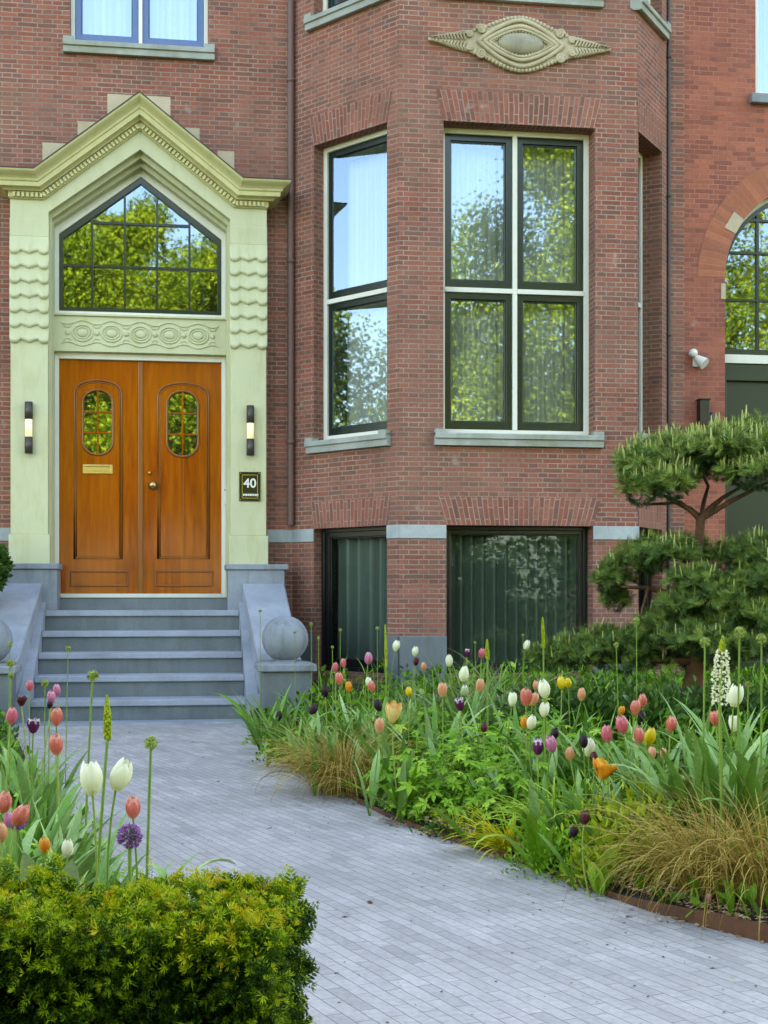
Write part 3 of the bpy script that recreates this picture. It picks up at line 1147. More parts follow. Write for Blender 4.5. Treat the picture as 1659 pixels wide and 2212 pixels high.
# ------------------------------------------------------------------ entrance steps
SX0, SX1 = -1.212, .602
SM = (SX0 + SX1) / 2
RI, TR, YS = .187, .34, 12.0
st = thing("entrance_steps", (SM, YS, 0), "blue limestone entrance steps with stone balls on their flanking walls", "steps")
for k in range(5):
    z1 = RI * (k + 1)
    y0 = YS + TR * k
    y1 = y0 + TR + .06 if k < 4 else 13.72
    m = MB()
    m.box(SX0 - .0, SX1 + .0, -y1, -y0, z1 - .055, z1)
    s = m.build("tread", M['treadstone'], st, bevel=.008)
    m = MB()
    m.box(SX0 + .004, SX1 - .004, -(y0 + .3), -(y0 + .03), z1 - RI, z1 - .054)
    m.build("riser", M['riserstone'], st)
m = MB()
m.box(SX0 + .045, SX1 - .04, -13.99, -13.70, .9, 1.052)
m.build("threshold", M['riserstone'], st, bevel=.006)
for sg in (-1, 1):
    X = lambda d: SM + sg * ((SX1 - SX0) / 2 + d)
    # block under the pilaster
    m = MB(lambda s, n, z: (X(s), -n, z))
    m.box(-.105, .44, -13.84, -13.42, 0, 1.325)
    m.box(-.125, .475, -13.84, -13.395, 1.325, 1.378)
    m.build("pilaster_block", M['bluestone'], st, bevel=.008)
    # stringer and sloping flank wall
    m = MB(lambda s, n, z: (X(s), -n, z))
    rows = []
    for y, d0, d1, z in ((13.42, .035, .44, 1.19), (12.12, .10, .47, .56), (12.02, .115, .48, .52)):
        rows.append([(d0, -y, 0), (d0, -y, z - .012), (d0 + .012, -y, z), (d1 - .012, -y, z), (d1, -y, z - .012), (d1, -y, 0)])
    m.grid(rows, False)
    m.poly(rows[-1]); m.poly(rows[0][::-1])
    # stringer
    rows = []
    for y, d1, z in ((13.45, .036, 1.03), (12.02, .10, .24), (11.96, .115, .22), (11.955, .12, .0)):
        rows.append([(.0, -y, 0), (.0, -y, z), (d1 + .002, -y, z + .0), (d1 + .002, -y, 0)])
    m.grid(rows, False)
    m.poly(rows[-1])
    m.build("flank_wall", M['treadstone'], st, bevel=.006)
    # pedestal and ball
    m = MB(lambda s, n, z: (X(s), -n, z))
    m.box(.115, .525, -12.04, -11.62, 0, .435)
    ped = m.build("pedestal", M['riserstone'], st, bevel=.008)
    m = MB(lambda s, n, z: (X(s), -n, z))
    rows = []
    for e, z in ((.0, .435), (.035, .437), (.042, .445), (.042, .490), (.034, .498), (-.06, .515)):
        rows.append([(.115 - e, -11.62 + e, z), (.525 + e, -11.62 + e, z), (.525 + e, -12.04 - e, z), (.115 - e, -12.04 - e, z)])
    m.grid(rows, False, True)
    m.poly(rows[-1])
    m.build("pedestal_cap", M['bluestone'], st)
    m = MB(lambda s, n, z: (X(s), -n, z))
    m.lathe([(.10, .50), (.085, .53), (.08, .56)], .32, -11.83, 0, 24)
    m.ball((.32, -11.83, .705), .198, 40, 24)
    m.build("stone_ball", M['bluestone'], st)

# ------------------------------------------------------------------ the house next door
XN = XP1
YN2 = YN + .012
nb = thing("red_brick_house", (8, YN2, 0), "orange-red brick neighbouring house with arched doorway and fanlight", "house")
fn = lambda s, n, z: (s, YN2 - n, z)
nx0 = at(1566, 600, YN2)[0]
NR = .99
ncx, nzs = nx0 + NR, at(1566, 600, YN2)[1]
nw0 = at(1632, 0, YN2)[0]
nzw = at(1640, 205, YN2)[1]
NTOP = 13.2
XE = 15.
m = MB(fn)


def archz(x): return nzs + math.sqrt(max(0, NR ** 2 - (x - ncx) ** 2))


holes(m, XN, nx0, 0, NTOP, [], 0)
holes(m, ncx + NR, XE, 0, NTOP, [(9.6, 11, 2, 5), (9.6, 11, nzw, 9.3)], 0, .2)
n = 28
pts = [ncx - NR * math.cos(math.pi * k / n) for k in range(n + 1)]
for a, b in zip(pts[:-1], pts[1:]):
    m.poly([(a, 0, archz(a)), (b, 0, archz(b)), (b, 0, nzw), (a, 0, nzw)])
    m.poly([(a, 0, archz(a)), (a, -.3, archz(a)), (b, -.3, archz(b)), (b, 0, archz(b))])
for x, sg in ((nx0, 1), (ncx + NR, -1)):
    m.poly([(x, 0, .2), (x, -.3, .2), (x, -.3, nzs), (x, 0, nzs)])
holes(m, nx0, ncx + NR, nzw, NTOP, [(nw0, nw0 + 1.5, nzw + .001, 9.3)], 0, .15)
m.fr = lambda s, n, z: (s, n, z)
m.poly([(XE, YN2, 0), (XE, 22, 0), (XE, 22, NTOP), (XE, YN2, NTOP)])
m.poly([(XN, 22, 0), (XN, 22, NTOP), (XE, 22, NTOP), (XE, 22, 0)])
m.poly([(XN, YN2, NTOP), (XE, YN2, NTOP), (XE, 22, NTOP), (XN, 22, NTOP)])
m.poly([(XN, YN2, 0), (XN, YN2, NTOP), (XN, 22, NTOP), (XN, 22, 0)])
m.build("wall", M['redbrick'], nb, recalc=False)
m = MB(fn)
k = 34
for q in range(k):                        # arch ring of upright bricks
    t0, t1 = math.pi * q / k, math.pi * (q + 1) / k
    P = lambda r, t: (ncx - r * math.cos(t), .005, nzs + r * math.sin(t))
    m.poly([P(NR, t0), P(NR, t1), P(NR + .29, t1), P(NR + .29, t0)], uv=[(t0 * NR * 1.1, 0), (t1 * NR * 1.1, 0), (t1 * NR * 1.1, .29), (t0 * NR * 1.1, .29)])
mm = brick_mat("arch_brick", (.35, .098, .05), (.41, .13, .068), (.31, .092, .055), (.44, .22, .15), .29, .06, .004, rot=R(90), squash=1, offset=0, dark=.85)
m.build("arch_ring", mm, nb, recalc=False)
m = MB(fn)
for t0, t1, r0a, r1a in ((R(27), R(37), NR - .001, NR + .13),):
    o = [(ncx - r * math.cos(t), nzs + r * math.sin(t)) for r, t in ((r0a, t0), (r0a, t1), (r1a, t1), (r1a, t0))]
    m.plate(o[::-1], -.3, .012)
m.build("sandstone_block", M['sandstone'], nb)
m = MB(fn)
m.box(nx0 - .045, nx0 + .002, -.3, .012, nzs - .22, nzs - .06)
m.build("sandstone_block", M['sandstone'], nb)
# fanlight, transom, door
m = MB(fn)
ri, zt = NR - .035, at(1600, 768, YN2 + .25)[1]
def half(r, zb, n=30): return [(ncx - r, zb), (ncx + r, zb)] + [(ncx + r * math.cos(math.pi * k / n), nzs + r * math.sin(math.pi * k / n)) for k in range(n + 1)]
m.ring(half(NR, zt - .09), half(NR - .04, zt), -.30, -.2)
m.box(ncx - NR, ncx + NR, -.3, -.185, zt - .092, zt - .002)
nf = m.build("arched_fanlight", M['white'], nb, bevel=.004)
m = MB(fn)
m.ring(half(NR - .04, zt), half(NR - .085, zt + .06), -.29, -.22)
for x in (-.54, -.18, .18, .54):
    m.box(ncx + x - .013, ncx + x + .013, -.26, -.225, zt + .05, nzs + math.sqrt((NR - .07) ** 2 - x * x))
for z in (nzs - .17, nzs + .32, nzs + .66):
    hw = math.sqrt((NR - .07) ** 2 - max(0, z - nzs) ** 2)
    m.box(ncx - hw, ncx + hw, -.26, -.223, z - .012, z + .012)
m.build("glazing_bars", M['darkgreen'], nf)
m = MB(fn)
m.poly([(x, -.25, z) for x, z in half(NR - .07, zt + .03)])
m.build("pane", M['glass'], nf, recalc=False)
m = MB(fn)
m.box(ncx - NR, ncx + NR, -.32, -.26, .2, zt - .093)
m.box(ncx - NR, ncx - NR + .10, -.3, -.2, .2, zt - .095)
m.box(ncx + NR - .10, ncx + NR, -.3, -.2, .2, zt - .095)
m.box(ncx - NR + .10, ncx + NR - .10, -.3, -.205, zt - .27, zt - .095)
for z in (zt - .95, .95, .22): m.box(ncx - NR + .10, ncx + NR - .10, -.28, -.235, z, z + .17)
m.box(ncx - .05, ncx + .05, -.28, -.232, .2, zt - .27)
m.build("door", M['doorgreen'], nb, bevel=.006)
m = MB(fn)
m.box(nx0 - .2, ncx + NR + .2, -.35, .45, 0, .2)
m.build("doorstep", M['bluestone'], nb, bevel=.01)
W = lambda a, b, c, d, n: None
m = MB(fn)
a, b = nw0, nw0 + 1.5
m.ring([(a, nzw), (b, nzw), (b, 9.3), (a, 9.3)], [(a + .06, nzw + .06), (b - .06, nzw + .06), (b - .06, 9.24), (a + .06, 9.24)], -.14, -.06)
m.box((a + b) / 2 - .04, (a + b) / 2 + .04, -.13, -.058, nzw + .06, 9.24)
nwn = m.build("window", M['white'], nb, bevel=.004)
m = MB(fn)
m.poly([(a + .05, -.10, nzw + .05), (b - .05, -.10, nzw + .05), (b - .05, -.10, 9.25), (a + .05, -.10, 9.25)])
m.build("pane", M['glass_bright'], nwn, recalc=False)
m = MB(fn)
m.box(a - .07, b + .07, -.15, .07, nzw - .10, nzw - .002)
m.build("window_sill", M['bluestone'], nb, bevel=.01)
curtain("bright white curtain in the neighbouring house's upper window", fn, a, b, nzw, 9.3, -.2, M['net'], 9)
m = MB(fn)
for a, b, c, d in ((9.6, 11, 2, 5), (9.6, 11, nzw, 9.3)):
    m.ring([(a, c), (b, c), (b, d), (a, d)], [(a + .07, c + .07), (b - .07, c + .07), (b - .07, d - .07), (a + .07, d - .07)], -.2, -.1)
    m.box((a + b) / 2 - .03, (a + b) / 2 + .03, -.18, -.11, c + .07, d - .07)
m.build("window", M['white'], nb)
m = MB(fn)
for a, b, c, d in ((9.6, 11, 2, 5), (9.6, 11, nzw, 9.3)):
    m.poly([(a + .05, -.15, c + .05), (b - .05, -.15, c + .05), (b - .05, -.15, d - .05), (a + .05, -.15, d - .05)])
m.build("pane", M['glass_bright'], nb, recalc=False)

# security lamp and letter box on the red wall
x, z = at(1502, 778, YN2 - .03)
t = thing("security_lamp", fn(x, 0, z), "small white security lamp with a round sensor on the red brick wall", "outdoor lamp")
m = MB(fn)
sx, sz = at(1497, 763, YN2 - .05)
m.ball((sx, .06, sz), (.044, .044, .044), 18, 12)
m.tube([(sx, .0, sz), (sx, .06, sz)], .03, 12)
m.build("sensor", M['plastic'], t)
m = MB(fn)
cx, cz = at(1514, 782, YN2 - .06)
m.box(sx + .01, sx + .10, 0, .03, cz - .045, cz + .045)
m.build("base", M['plastic'], t, bevel=.01)
m = MB(fn)
ax = Vector((.55, .55, -.62)).normalized()
p0 = Vector((cx - .05, .05, cz + .05))
m.tube([tuple(p0 + ax * d) for d in (0, .02, .10, .125)], [.024, .034, .058, .060], 18)
m.build("lamp_head", M['plastic'], t)
t = thing("wall_lantern", fn(*(at(1520, 900, YN2)[0], 0, at(1520, 916, YN2)[1])), "black box-shaped wall lantern on the red brick wall behind the pine", "wall lantern")
x0, z1 = at(1509, 865, YN2 - .08)
x1, z0 = at(1529, 918, YN2 - .08)
m = MB(fn)
m.box(x0, x1, .03, .13, z0, z1)
m.box(x0 - .012, x1 + .012, .02, .14, z1, z1 + .015)
m.build("lamp_housing", M['black'], t, bevel=.004)
m = MB(fn)
m.box(x0 + .02, x1 - .02, .0, .03, z0 + .05, z1 - .05)
m.build("bracket", M['black'], t)
m = MB(fn)
m.ball((x1 + .05, .05, z0 + .07), (.04, .05, .065), 14, 10)
m.build("shade", M['bronze'], t)

# ------------------------------------------------------------------ ground, path, beds
EDGE = [ground(u, v) for u, v in ((536, 1562), (560, 1585), (610, 1636), (700, 1692), (830, 1762), (960, 1812), (1100, 1856), (1200, 1893), (1300, 1932), (1400, 1968), (1520, 2002), (1659, 2037))]
EDGE = [(EDGE[0][0], 11.6)] + EDGE[1:] + [(2.15, 3.5), (2.5, 2.6), (2.9, 1.2), (3.1, -2.5)]
LEDGE = [(-1.36, 11.6), (-1.18, 10.6), (-.86, 8.6), (-.55, 7.0), (-.34, 5.9), (-.12, 4.6), (-.02, 3.6), (.02, 2.6), (-.25, .5), (-.3, -2.5)]


def smooth_line(P, n=6):
    o = []
    for k in range(len(P) - 1):
        p0, p1, p2, p3 = (Vector(P[max(0, min(len(P) - 1, k + d))]) for d in (-1, 0, 1, 2))
        for q in range(n):
            t = q / n
            o.append(tuple(.5 * ((2 * p1) + (p2 - p0) * t + (2 * p0 - 5 * p1 + 4 * p2 - p3) * t * t + (3 * p1 - p0 - 3 * p2 + p3) * t ** 3)))
    o.append(tuple(P[-1]))
    return o


EDGE_S, LEDGE_S = smooth_line(EDGE), smooth_line(LEDGE)
_E = np.array(EDGE_S)
_LE = np.array(LEDGE_S)


def soil(x, y):
    """height of the bed"""
    if x > .3 + max(0, (4 - y)) * .1:
        d = np.min(np.hypot(_E[:, 0] - x, _E[:, 1] - y))
        q = min(1, d / 1.6)
        return .016 + .034 * max(0, min(1, (4.7 - y) / .5)) * (1 - q) + .17 * q * q * (3 - 2 * q) + .05 * min(1, max(0, (y - 8) / 4))
    d = np.min(np.hypot(_LE[:, 0] - x, _LE[:, 1] - y))
    return .045 + .06 * min(1, d / 1.)


m, t, b = nodes("dark_garden_soil")
g = t.nodes.new("ShaderNodeNewGeometry").outputs["Position"]
t.links.new(ramp(t, noise(t, g, 14, 6, .7), [(.3, (.014, .011, .008)), (.62, (.045, .032, .022)), (.8, (.09, .062, .04))]), b.inputs["Base Color"])
b.inputs["Roughness"].default_value = .95
bump(t, b, noise(t, g, 30, 6, .7), 1, .03)
M['soil'] = m
m, t, b = nodes("street_grass_and_paving")
g = t.nodes.new("ShaderNodeNewGeometry").outputs["Position"]
t.links.new(ramp(t, noise(t, g, .6, 6, .7), [(.35, (.018, .03, .008)), (.65, (.04, .055, .014))]), b.inputs["Base Color"])  # dark tone puts the street trees' shade into the ground colour
b.inputs["Roughness"].default_value = .95
M['far_ground'] = m
M['asphalt'] = stone_mat("asphalt", (.04, .04, .042), (.06, .06, .062), None, 20, .9)

m = MB(lambda s, n, z: (s, n, z))
m.poly([(-1500, -1500, -.02), (1500, -1500, -.02), (1500, 1500, -.02), (-1500, 1500, -.02)])
tag(m.build("ground", M['far_ground'], recalc=False), kind='structure')
m = MB(lambda s, n, z: (s, n, z))
m.poly([(-60, -9.5, -.012), (60, -9.5, -.012), (60, -4.2, -.012), (-60, -4.2, -.012)])
tag(m.build("road", M['asphalt'], recalc=False), kind='structure')
m = MB(lambda s, n, z: (s, n, z))
m.poly([(-9, -4.0, 0), (12, -4.0, 0), (12, 11.9, 0), (.7, 12.03, 0), (-1.3, 12.03, 0), (-9, 11.9, 0)])
tag(m.build("path", M['paver'], recalc=False), kind='structure')
m = MB(lambda s, n, z: (s, n, z))
m.box(SX0 - .1, SX1 + .1, 11.70, 12.02, -.05, .012)
tag(m.build("path_border", M['treadstone'], bevel=.004), kind='structure')


def bed(name, line, far, mat):
    v, q = [], []
    nx = 26
    for (x, y) in line:
        for k in range(nx + 1):
            f = (k / nx) ** 1.6
            X = x + (far - x) * f
            v.append((X, y, soil(X, y) if k else .0))
    v = [(a, b_, c if i % (nx + 1) else .03) for i, (a, b_, c) in enumerate(v)]
    for r in range(len(line) - 1):
        for k in range(nx):
            a = r * (nx + 1) + k
            q.append((a, a + 1, a + nx + 2, a + nx + 1))
    o = np_obj(name, v, q, mat)
    return tag(o, kind='structure')


E2 = [(EDGE_S[0][0], 13.8), (EDGE_S[0][0], 12.8)] + EDGE_S
bed("flower_bed_soil", E2, 11.5, M['soil'])
L2 = [(LEDGE_S[0][0], 13.8)] + LEDGE_S
bed("side_bed_soil", L2, -8.5, M['soil'])
# rusted steel edging, a standing strip with real thickness


def strip(name, line, label):
    m = MB(lambda s, n, z: (s, n, z))
    rows = []
    for k, (x, y) in enumerate(line):
        a, b = Vector(line[max(0, k - 1)]), Vector(line[min(len(line) - 1, k + 1)])
        d = (b - a).normalized()
        nx, ny = -d.y, d.x
        top = .022 + .034 * max(0, min(1, (4.7 - y) / .5))
        rows.append([(x, y, -.02), (x, y, top), (x + nx * .006, y + ny * .006, top), (x + nx * .006, y + ny * .006, -.02)])
    m.grid(rows, False)
    o = m.build(name, M['rust'], None, org=(line[0][0], line[0][1], 0))
    tag(o, label, "edging")


strip("steel_edging", EDGE_S, "rusted steel edging strip along the curved right-hand flower bed")
strip("steel_edging", LEDGE_S, "rusted steel edging strip along the left bed, mostly hidden by the hedge")
# ------------------------------------------------------------------ foliage tools
class NPB:
    """gathers numpy quads and builds one mesh"""

    def __init__(self): self.V, self.Q, self.T, self.n = [], [], [], 0

    def add(self, V, Q, T):
        V = np.asarray(V, float).reshape(-1, 3)
        Q = np.asarray(Q).reshape(-1, 4)
        self.V.append(V); self.Q.append(Q + self.n)
        self.T.append(np.broadcast_to(np.asarray(T, float), (len(Q),)))
        self.n += len(V)

    def build(self, name, mat, parent=None, org=(0, 0, 0), smooth=True):
        return np_obj(name, np.concatenate(self.V), np.concatenate(self.Q), mat, parent, org, np.concatenate(self.T), smooth)


def unit(a): return a / np.maximum(np.linalg.norm(a, axis=-1, keepdims=True), 1e-9)


def frames(d, roll=None):
    """rotation matrices whose third column is d"""
    d = unit(np.asarray(d, float))
    up = np.where(np.abs(d[:, 2:3]) > .95, np.array([[1., 0, 0]]), np.array([[0., 0, 1]]))
    x = unit(np.cross(up, d))
    y = np.cross(d, x)
    if roll is None: roll = rng.uniform(0, 2 * np.pi, len(d))
    c, s = np.cos(roll)[:, None], np.sin(roll)[:, None]
    return np.stack([x * c + y * s, y * c - x * s, d], axis=2)


def scatter(nb, tv, tq, tt, pos, rot, scale, tint):
    """copies of a template (verts, quads, tint offsets) placed at pos with rot and scale"""
    tv, tq = np.asarray(tv, float), np.asarray(tq)
    n = len(pos)
    sc = np.broadcast_to(np.asarray(scale, float), (n,))
    V = np.einsum('nij,mj->nmi', rot, tv) * sc[:, None, None] + np.asarray(pos)[:, None, :]
    Q = tq[None] + (np.arange(n) * len(tv))[:, None, None]
    T = np.clip(np.asarray(tint, float)[:, None] + np.asarray(tt)[None, :], 0, 1)
    nb.add(V.reshape(-1, 3), Q.reshape(-1, 4), T.ravel())


def leaf_t(l, w, fold=.25, curl=.2, tip=.0):
    """pointed leaf along z, facing y"""
    v, q = [], []
    prof = ((0, .12), (.22, .8), (.5, 1.), (.78, .66), (1., .04))
    for t, k in prof:
        for e in (-1, 0, 1):
            v.append((e * w / 2 * k, -abs(e) * w / 2 * k * fold * -1 - curl * l * t * t, t * l))
    for r in range(4):
        for e in range(2):
            a = r * 3 + e
            q.append((a, a + 1, a + 4, a + 3))
    return v, q, [tip * (r // 2) / 3 for r in range(8)]


def lobed_t(r):
    """five-lobed leaf, stalk at the origin, blade spread in the x-z plane"""
    v, q = [(0, 0, 0)], []
    ang = [R(a) for a in (-30, 30, 90, 150, 210)]
    for k, a in enumerate(ang):
        L = r * (1.0 if k == 2 else .88 if k in (1, 3) else .66)
        for da, f in ((-.42, .52), (0, 1.), (.42, .52)):
            v.append((L * f * math.cos(a + da), -.12 * r * f * f + (.05 * r if f < 1 else 0), L * f * math.sin(a + da) + r * .1))
        b = 1 + k * 3
        q.append((0, b, b + 1, b + 2))
    return v, q, [0] * 5


def ribbons(nb, base, az, length, lean, droop, width, tint, seg=6, fold=.0, pw=1.4, tipt=.15, wprof=None, twist=0.):
    """grass blades and strap leaves: curves that start 'lean' from upright and bend by 'droop' towards the tip"""
    n = len(base)
    B = lambda a: np.broadcast_to(np.asarray(a, float), (n,))
    az, length, lean, droop, width, tint = map(B, (az, length, lean, droop, width, tint))
    h = np.stack([np.cos(az), np.sin(az), np.zeros(n)], 1)
    side = np.stack([-np.sin(az), np.cos(az), np.zeros(n)], 1)
    p = np.asarray(base, float).copy()
    rows = []
    k = 3 if fold else 2
    tw = rng.normal(0, 1, n) * twist
    for i in range(seg + 1):
        t = i / seg
        th = lean + droop * t ** pw
        w = width * (wprof(t) if wprof else (1 - t ** 3) * (.55 + .45 * min(1, t * 4)) + .03) / 2
        d = h * np.sin(th)[:, None] + np.array([0, 0, 1.]) * np.cos(th)[:, None]
        nrm = np.cross(side, d)
        sd = side * np.cos(tw * t)[:, None] + nrm * np.sin(tw * t)[:, None]
        if fold: rows.append(np.stack([p - sd * w[:, None] + nrm * -1 * (w * fold)[:, None] * -1, p, p + sd * w[:, None] + nrm * (w * fold)[:, None]], 1))
        else: rows.append(np.stack([p - sd * w[:, None], p + sd * w[:, None]], 1))
        if i < seg: p = p + d * (length / seg)[:, None]
    V = np.stack(rows, 1)                     # n, seg+1, k, 3
    q = []
    for i in range(seg):
        for e in range(k - 1): q.append((i * k + e, i * k + e + 1, (i + 1) * k + e + 1, (i + 1) * k + e))
    Q = np.array(q)[None] + (np.arange(n) * (seg + 1) * k)[:, None, None]
    tt = np.repeat(np.linspace(0, tipt, seg), k - 1)
    T = np.clip(tint[:, None] + tt[None], 0, 1)
    nb.add(V.reshape(-1, 3), Q.reshape(-1, 4), T.ravel())
    return p


def np_tube(nb, pts, rad, seg=6, tint=.5):
    P = np.asarray(pts, float)
    m = len(P)
    rad = np.broadcast_to(np.asarray(rad, float), (m,))
    d = unit(np.gradient(P, axis=0))
    up = np.array([0.31, .95, 0.02])
    x = unit(np.cross(d, up)); y = np.cross(d, x)
    a = np.linspace(0, 2 * np.pi, seg, endpoint=False)
    V = P[:, None] + (x[:, None] * np.cos(a)[None, :, None] + y[:, None] * np.sin(a)[None, :, None]) * rad[:, None, None]
    q = [(i * seg + k, i * seg + (k + 1) % seg, (i + 1) * seg + (k + 1) % seg, (i + 1) * seg + k) for i in range(m - 1) for k in range(seg)]
    nb.add(V.reshape(-1, 3), q, tint)


def np_ball(nb, c, r, tint=.5, seg=8, rings=6):
    r = np.broadcast_to(np.asarray(r, float), (3,))
    a = np.linspace(-np.pi / 2, np.pi / 2, rings + 1)
    b = np.linspace(0, 2 * np.pi, seg, endpoint=False)
    V = np.stack([np.cos(a)[:, None] * np.cos(b)[None], np.cos(a)[:, None] * np.sin(b)[None], np.sin(a)[:, None] * np.ones(seg)[None]], 2) * r + np.asarray(c)
    q = [(i * seg + k, i * seg + (k + 1) % seg, (i + 1) * seg + (k + 1) % seg, (i + 1) * seg + k) for i in range(rings) for k in range(seg)]
    nb.add(V.reshape(-1, 3), q, tint)


L = leaf_mat
M.update(
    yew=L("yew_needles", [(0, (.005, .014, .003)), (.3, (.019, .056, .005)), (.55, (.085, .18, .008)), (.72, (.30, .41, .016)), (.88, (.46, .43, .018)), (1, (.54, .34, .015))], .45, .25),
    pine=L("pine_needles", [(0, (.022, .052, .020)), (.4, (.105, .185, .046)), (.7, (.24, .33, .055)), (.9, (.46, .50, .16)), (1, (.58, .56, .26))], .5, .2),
    tree=L("broad_leaves", [(0, (.040, .075, .006)), (.5, (.15, .21, .008)), (1, (.36, .38, .015))], .45, .35),
    bark=stone_mat("grey_brown_bark", (.05, .038, .028), (.11, .085, .06), None, 9, .95, bumps=.8),
    pinebark=stone_mat("reddish_pine_bark", (.07, .030, .014), (.19, .085, .035), (.02, .014, .012), 14, .95, bumps=.9),
    tulipleaf=L("blue_green_tulip_leaf", [(0, (.040, .110, .012)), (.5, (.125, .275, .045)), (1, (.42, .56, .26))], .36, .16),
    strap=L("green_strap_leaf", [(0, (.030, .095, .005)), (.5, (.115, .285, .014)), (1, (.36, .52, .08))], .36, .16),
    stem=L("flower_stem", [(0, (.070, .14, .018)), (.5, (.17, .27, .045)), (1, (.42, .45, .14))], .5, .0),
    lobed=L("soft_lobed_leaf", [(0, (.045, .125, .006)), (.5, (.155, .355, .022)), (1, (.44, .60, .08))], .36, .16),
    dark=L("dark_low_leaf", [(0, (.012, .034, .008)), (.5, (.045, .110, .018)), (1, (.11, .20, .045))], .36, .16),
    lime=L("lime_green_leaf", [(0, (.11, .19, .010)), (.5, (.32, .42, .020)), (1, (.62, .62, .06))], .5, .35),
    sedge=L("bronze_sedge", [(0, (.085, .085, .012)), (.5, (.34, .225, .040)), (1, (.62, .45, .14))], .6, .2),
    hakone=L("green_ribbon_grass", [(0, (.075, .18, .012)), (.5, (.22, .40, .024)), (1, (.46, .58, .09))], .36, .16),
    gold=L("golden_ribbon_grass", [(0, (.26, .27, .012)), (.5, (.60, .55, .020)), (1, (.74, .66, .08))], .45, .35),
    wisp=L("pale_wispy_grass", [(0, (0.108, 0.156, 0.072)), (.5, (0.228, 0.276, 0.144)), (1, (0.456, 0.456, 0.288))], .6, .3),
    litter=L("bark_litter", [(0, (.10, .055, .03)), (.5, (.32, .19, .10)), (1, (.56, .40, .24))], .9, .0),
)


def petal_mat(name, base, mid, tip, trans=.25):
    return leaf_mat(name, [(0, base), (.25, mid), (.75, mid), (1, tip)], .45, trans, spec=.25)


PET = dict(
    white=petal_mat("white_petal", (.64, .66, .24), (.82, .81, .56), (.86, .84, .68)),
    cream=petal_mat("cream_petal", (.60, .60, .28), (.78, .74, .50), (.82, .78, .60)),
    pink=petal_mat("rose_pink_petal", (.55, .30, .22), (.66, .12, .15), (.74, .32, .32)),
    lilac=petal_mat("lilac_pink_petal", (.40, .20, .30), (.62, .17, .30), (.74, .40, .48)),
    salmon=petal_mat("salmon_petal", (.66, .30, .15), (.70, .16, .11), (.78, .36, .27)),
    peach=petal_mat("peach_petal", (.62, .42, .16), (.72, .30, .15), (.78, .46, .28)),
    orange=petal_mat("orange_petal", (.66, .36, .03), (.76, .26, .02), (.80, .42, .05)),
    yellow=petal_mat("yellow_petal", (.62, .50, .03), (.76, .54, .02), (.80, .62, .10)),
    buff=petal_mat("yellow_and_red_petal", (.70, .48, .10), (.78, .58, .20), (.74, .34, .14)),
    purple=petal_mat("dark_purple_petal", (.030, .008, .018), (.020, .006, .014), (.045, .012, .026), .05),
    maroon=petal_mat("maroon_petal", (.10, .012, .014), (.075, .008, .012), (.12, .018, .022), .1),
    duo=petal_mat("white_edged_purple_petal", (.10, .012, .05), (.11, .010, .06), (.70, .58, .64), .1),
    green=petal_mat("green_white_petal", (.22, .34, .12), (.36, .46, .22), (.72, .76, .60)),
)


# ------------------------------------------------------------------ street trees opposite the houses (mirrored in the panes)
def street_tree(x, y, h, rad, label, n=9000, low=.30, seed=1):
    g = np.random.default_rng(seed)
    t = thing("street_tree", (x, y, 0), label, "tree", "street trees facing the houses")
    nb = NPB()
    top = np.array([x, y, h * .8])
    P = np.array([[x, y, 0], [x + .05, y, h * .2], [x - .05, y + .1, h * .45], [x, y, h * .75]])
    np_tube(nb, P, [.26, .2, .15, .05], 10)
    lobes = []
    for k in range(22):
        a = g.uniform(0, 2 * np.pi)
        zz = h * (low + (1 - low) * (.06 + .88 * (k + .5) / 22))
        env = rad * math.sin(math.pi * (.16 + .76 * (k + .5) / 22)) ** .6
        rr = env * g.uniform(.35, .8)
        c = np.array([x + rr * math.cos(a), y + rr * math.sin(a), zz])
        lobes.append((c, env * g.uniform(.42, .66)))
        s = np.array([x, y, max(h * .18, zz - rr * .7)])
        np_tube(nb, [s, (s + c) / 2 + [0, 0, .1], c], [.09, .055, .02], 6)
    nb.build("trunk", M['bark'], t)
    nb = NPB()
    per = n // len(lobes)
    for c, r in lobes:
        d = unit(g.normal(size=(per, 3)))
        rr = r * g.uniform(.25, 1.05, per) ** .45
        pos = c + d * rr[:, None] * np.array([1.1, 1.1, .8])
        # leaves hang in sprays: pull them towards twig centres
        tw = c + unit(g.normal(size=(26, 3))) * (r * g.uniform(.5, 1.1, (26, 1)))
        k = g.integers(0, 26, per)
        twt = g.normal(size=26)
        pos = pos * .55 + (tw[k] + g.normal(0, r * .16, (per, 3))) * .45
        dirs = unit(d + g.normal(0, .8, (per, 3)) + [0, 0, -.3])
        tv, tq, tt = leaf_t(.15, .10, .15, .1)
        v4 = [(0, 0, 0), (.042, .01, .05), (0, -.015, .105), (-.042, .01, .05)]
        scatter(nb, v4, [(0, 1, 2, 3)], [0], pos, frames(dirs), g.uniform(.8, 1.4, per), np.clip(.5 + .24 * twt[k] + g.normal(0, .07, per), 0, 1))
    nb.build("crown", M['tree'], t, smooth=False)


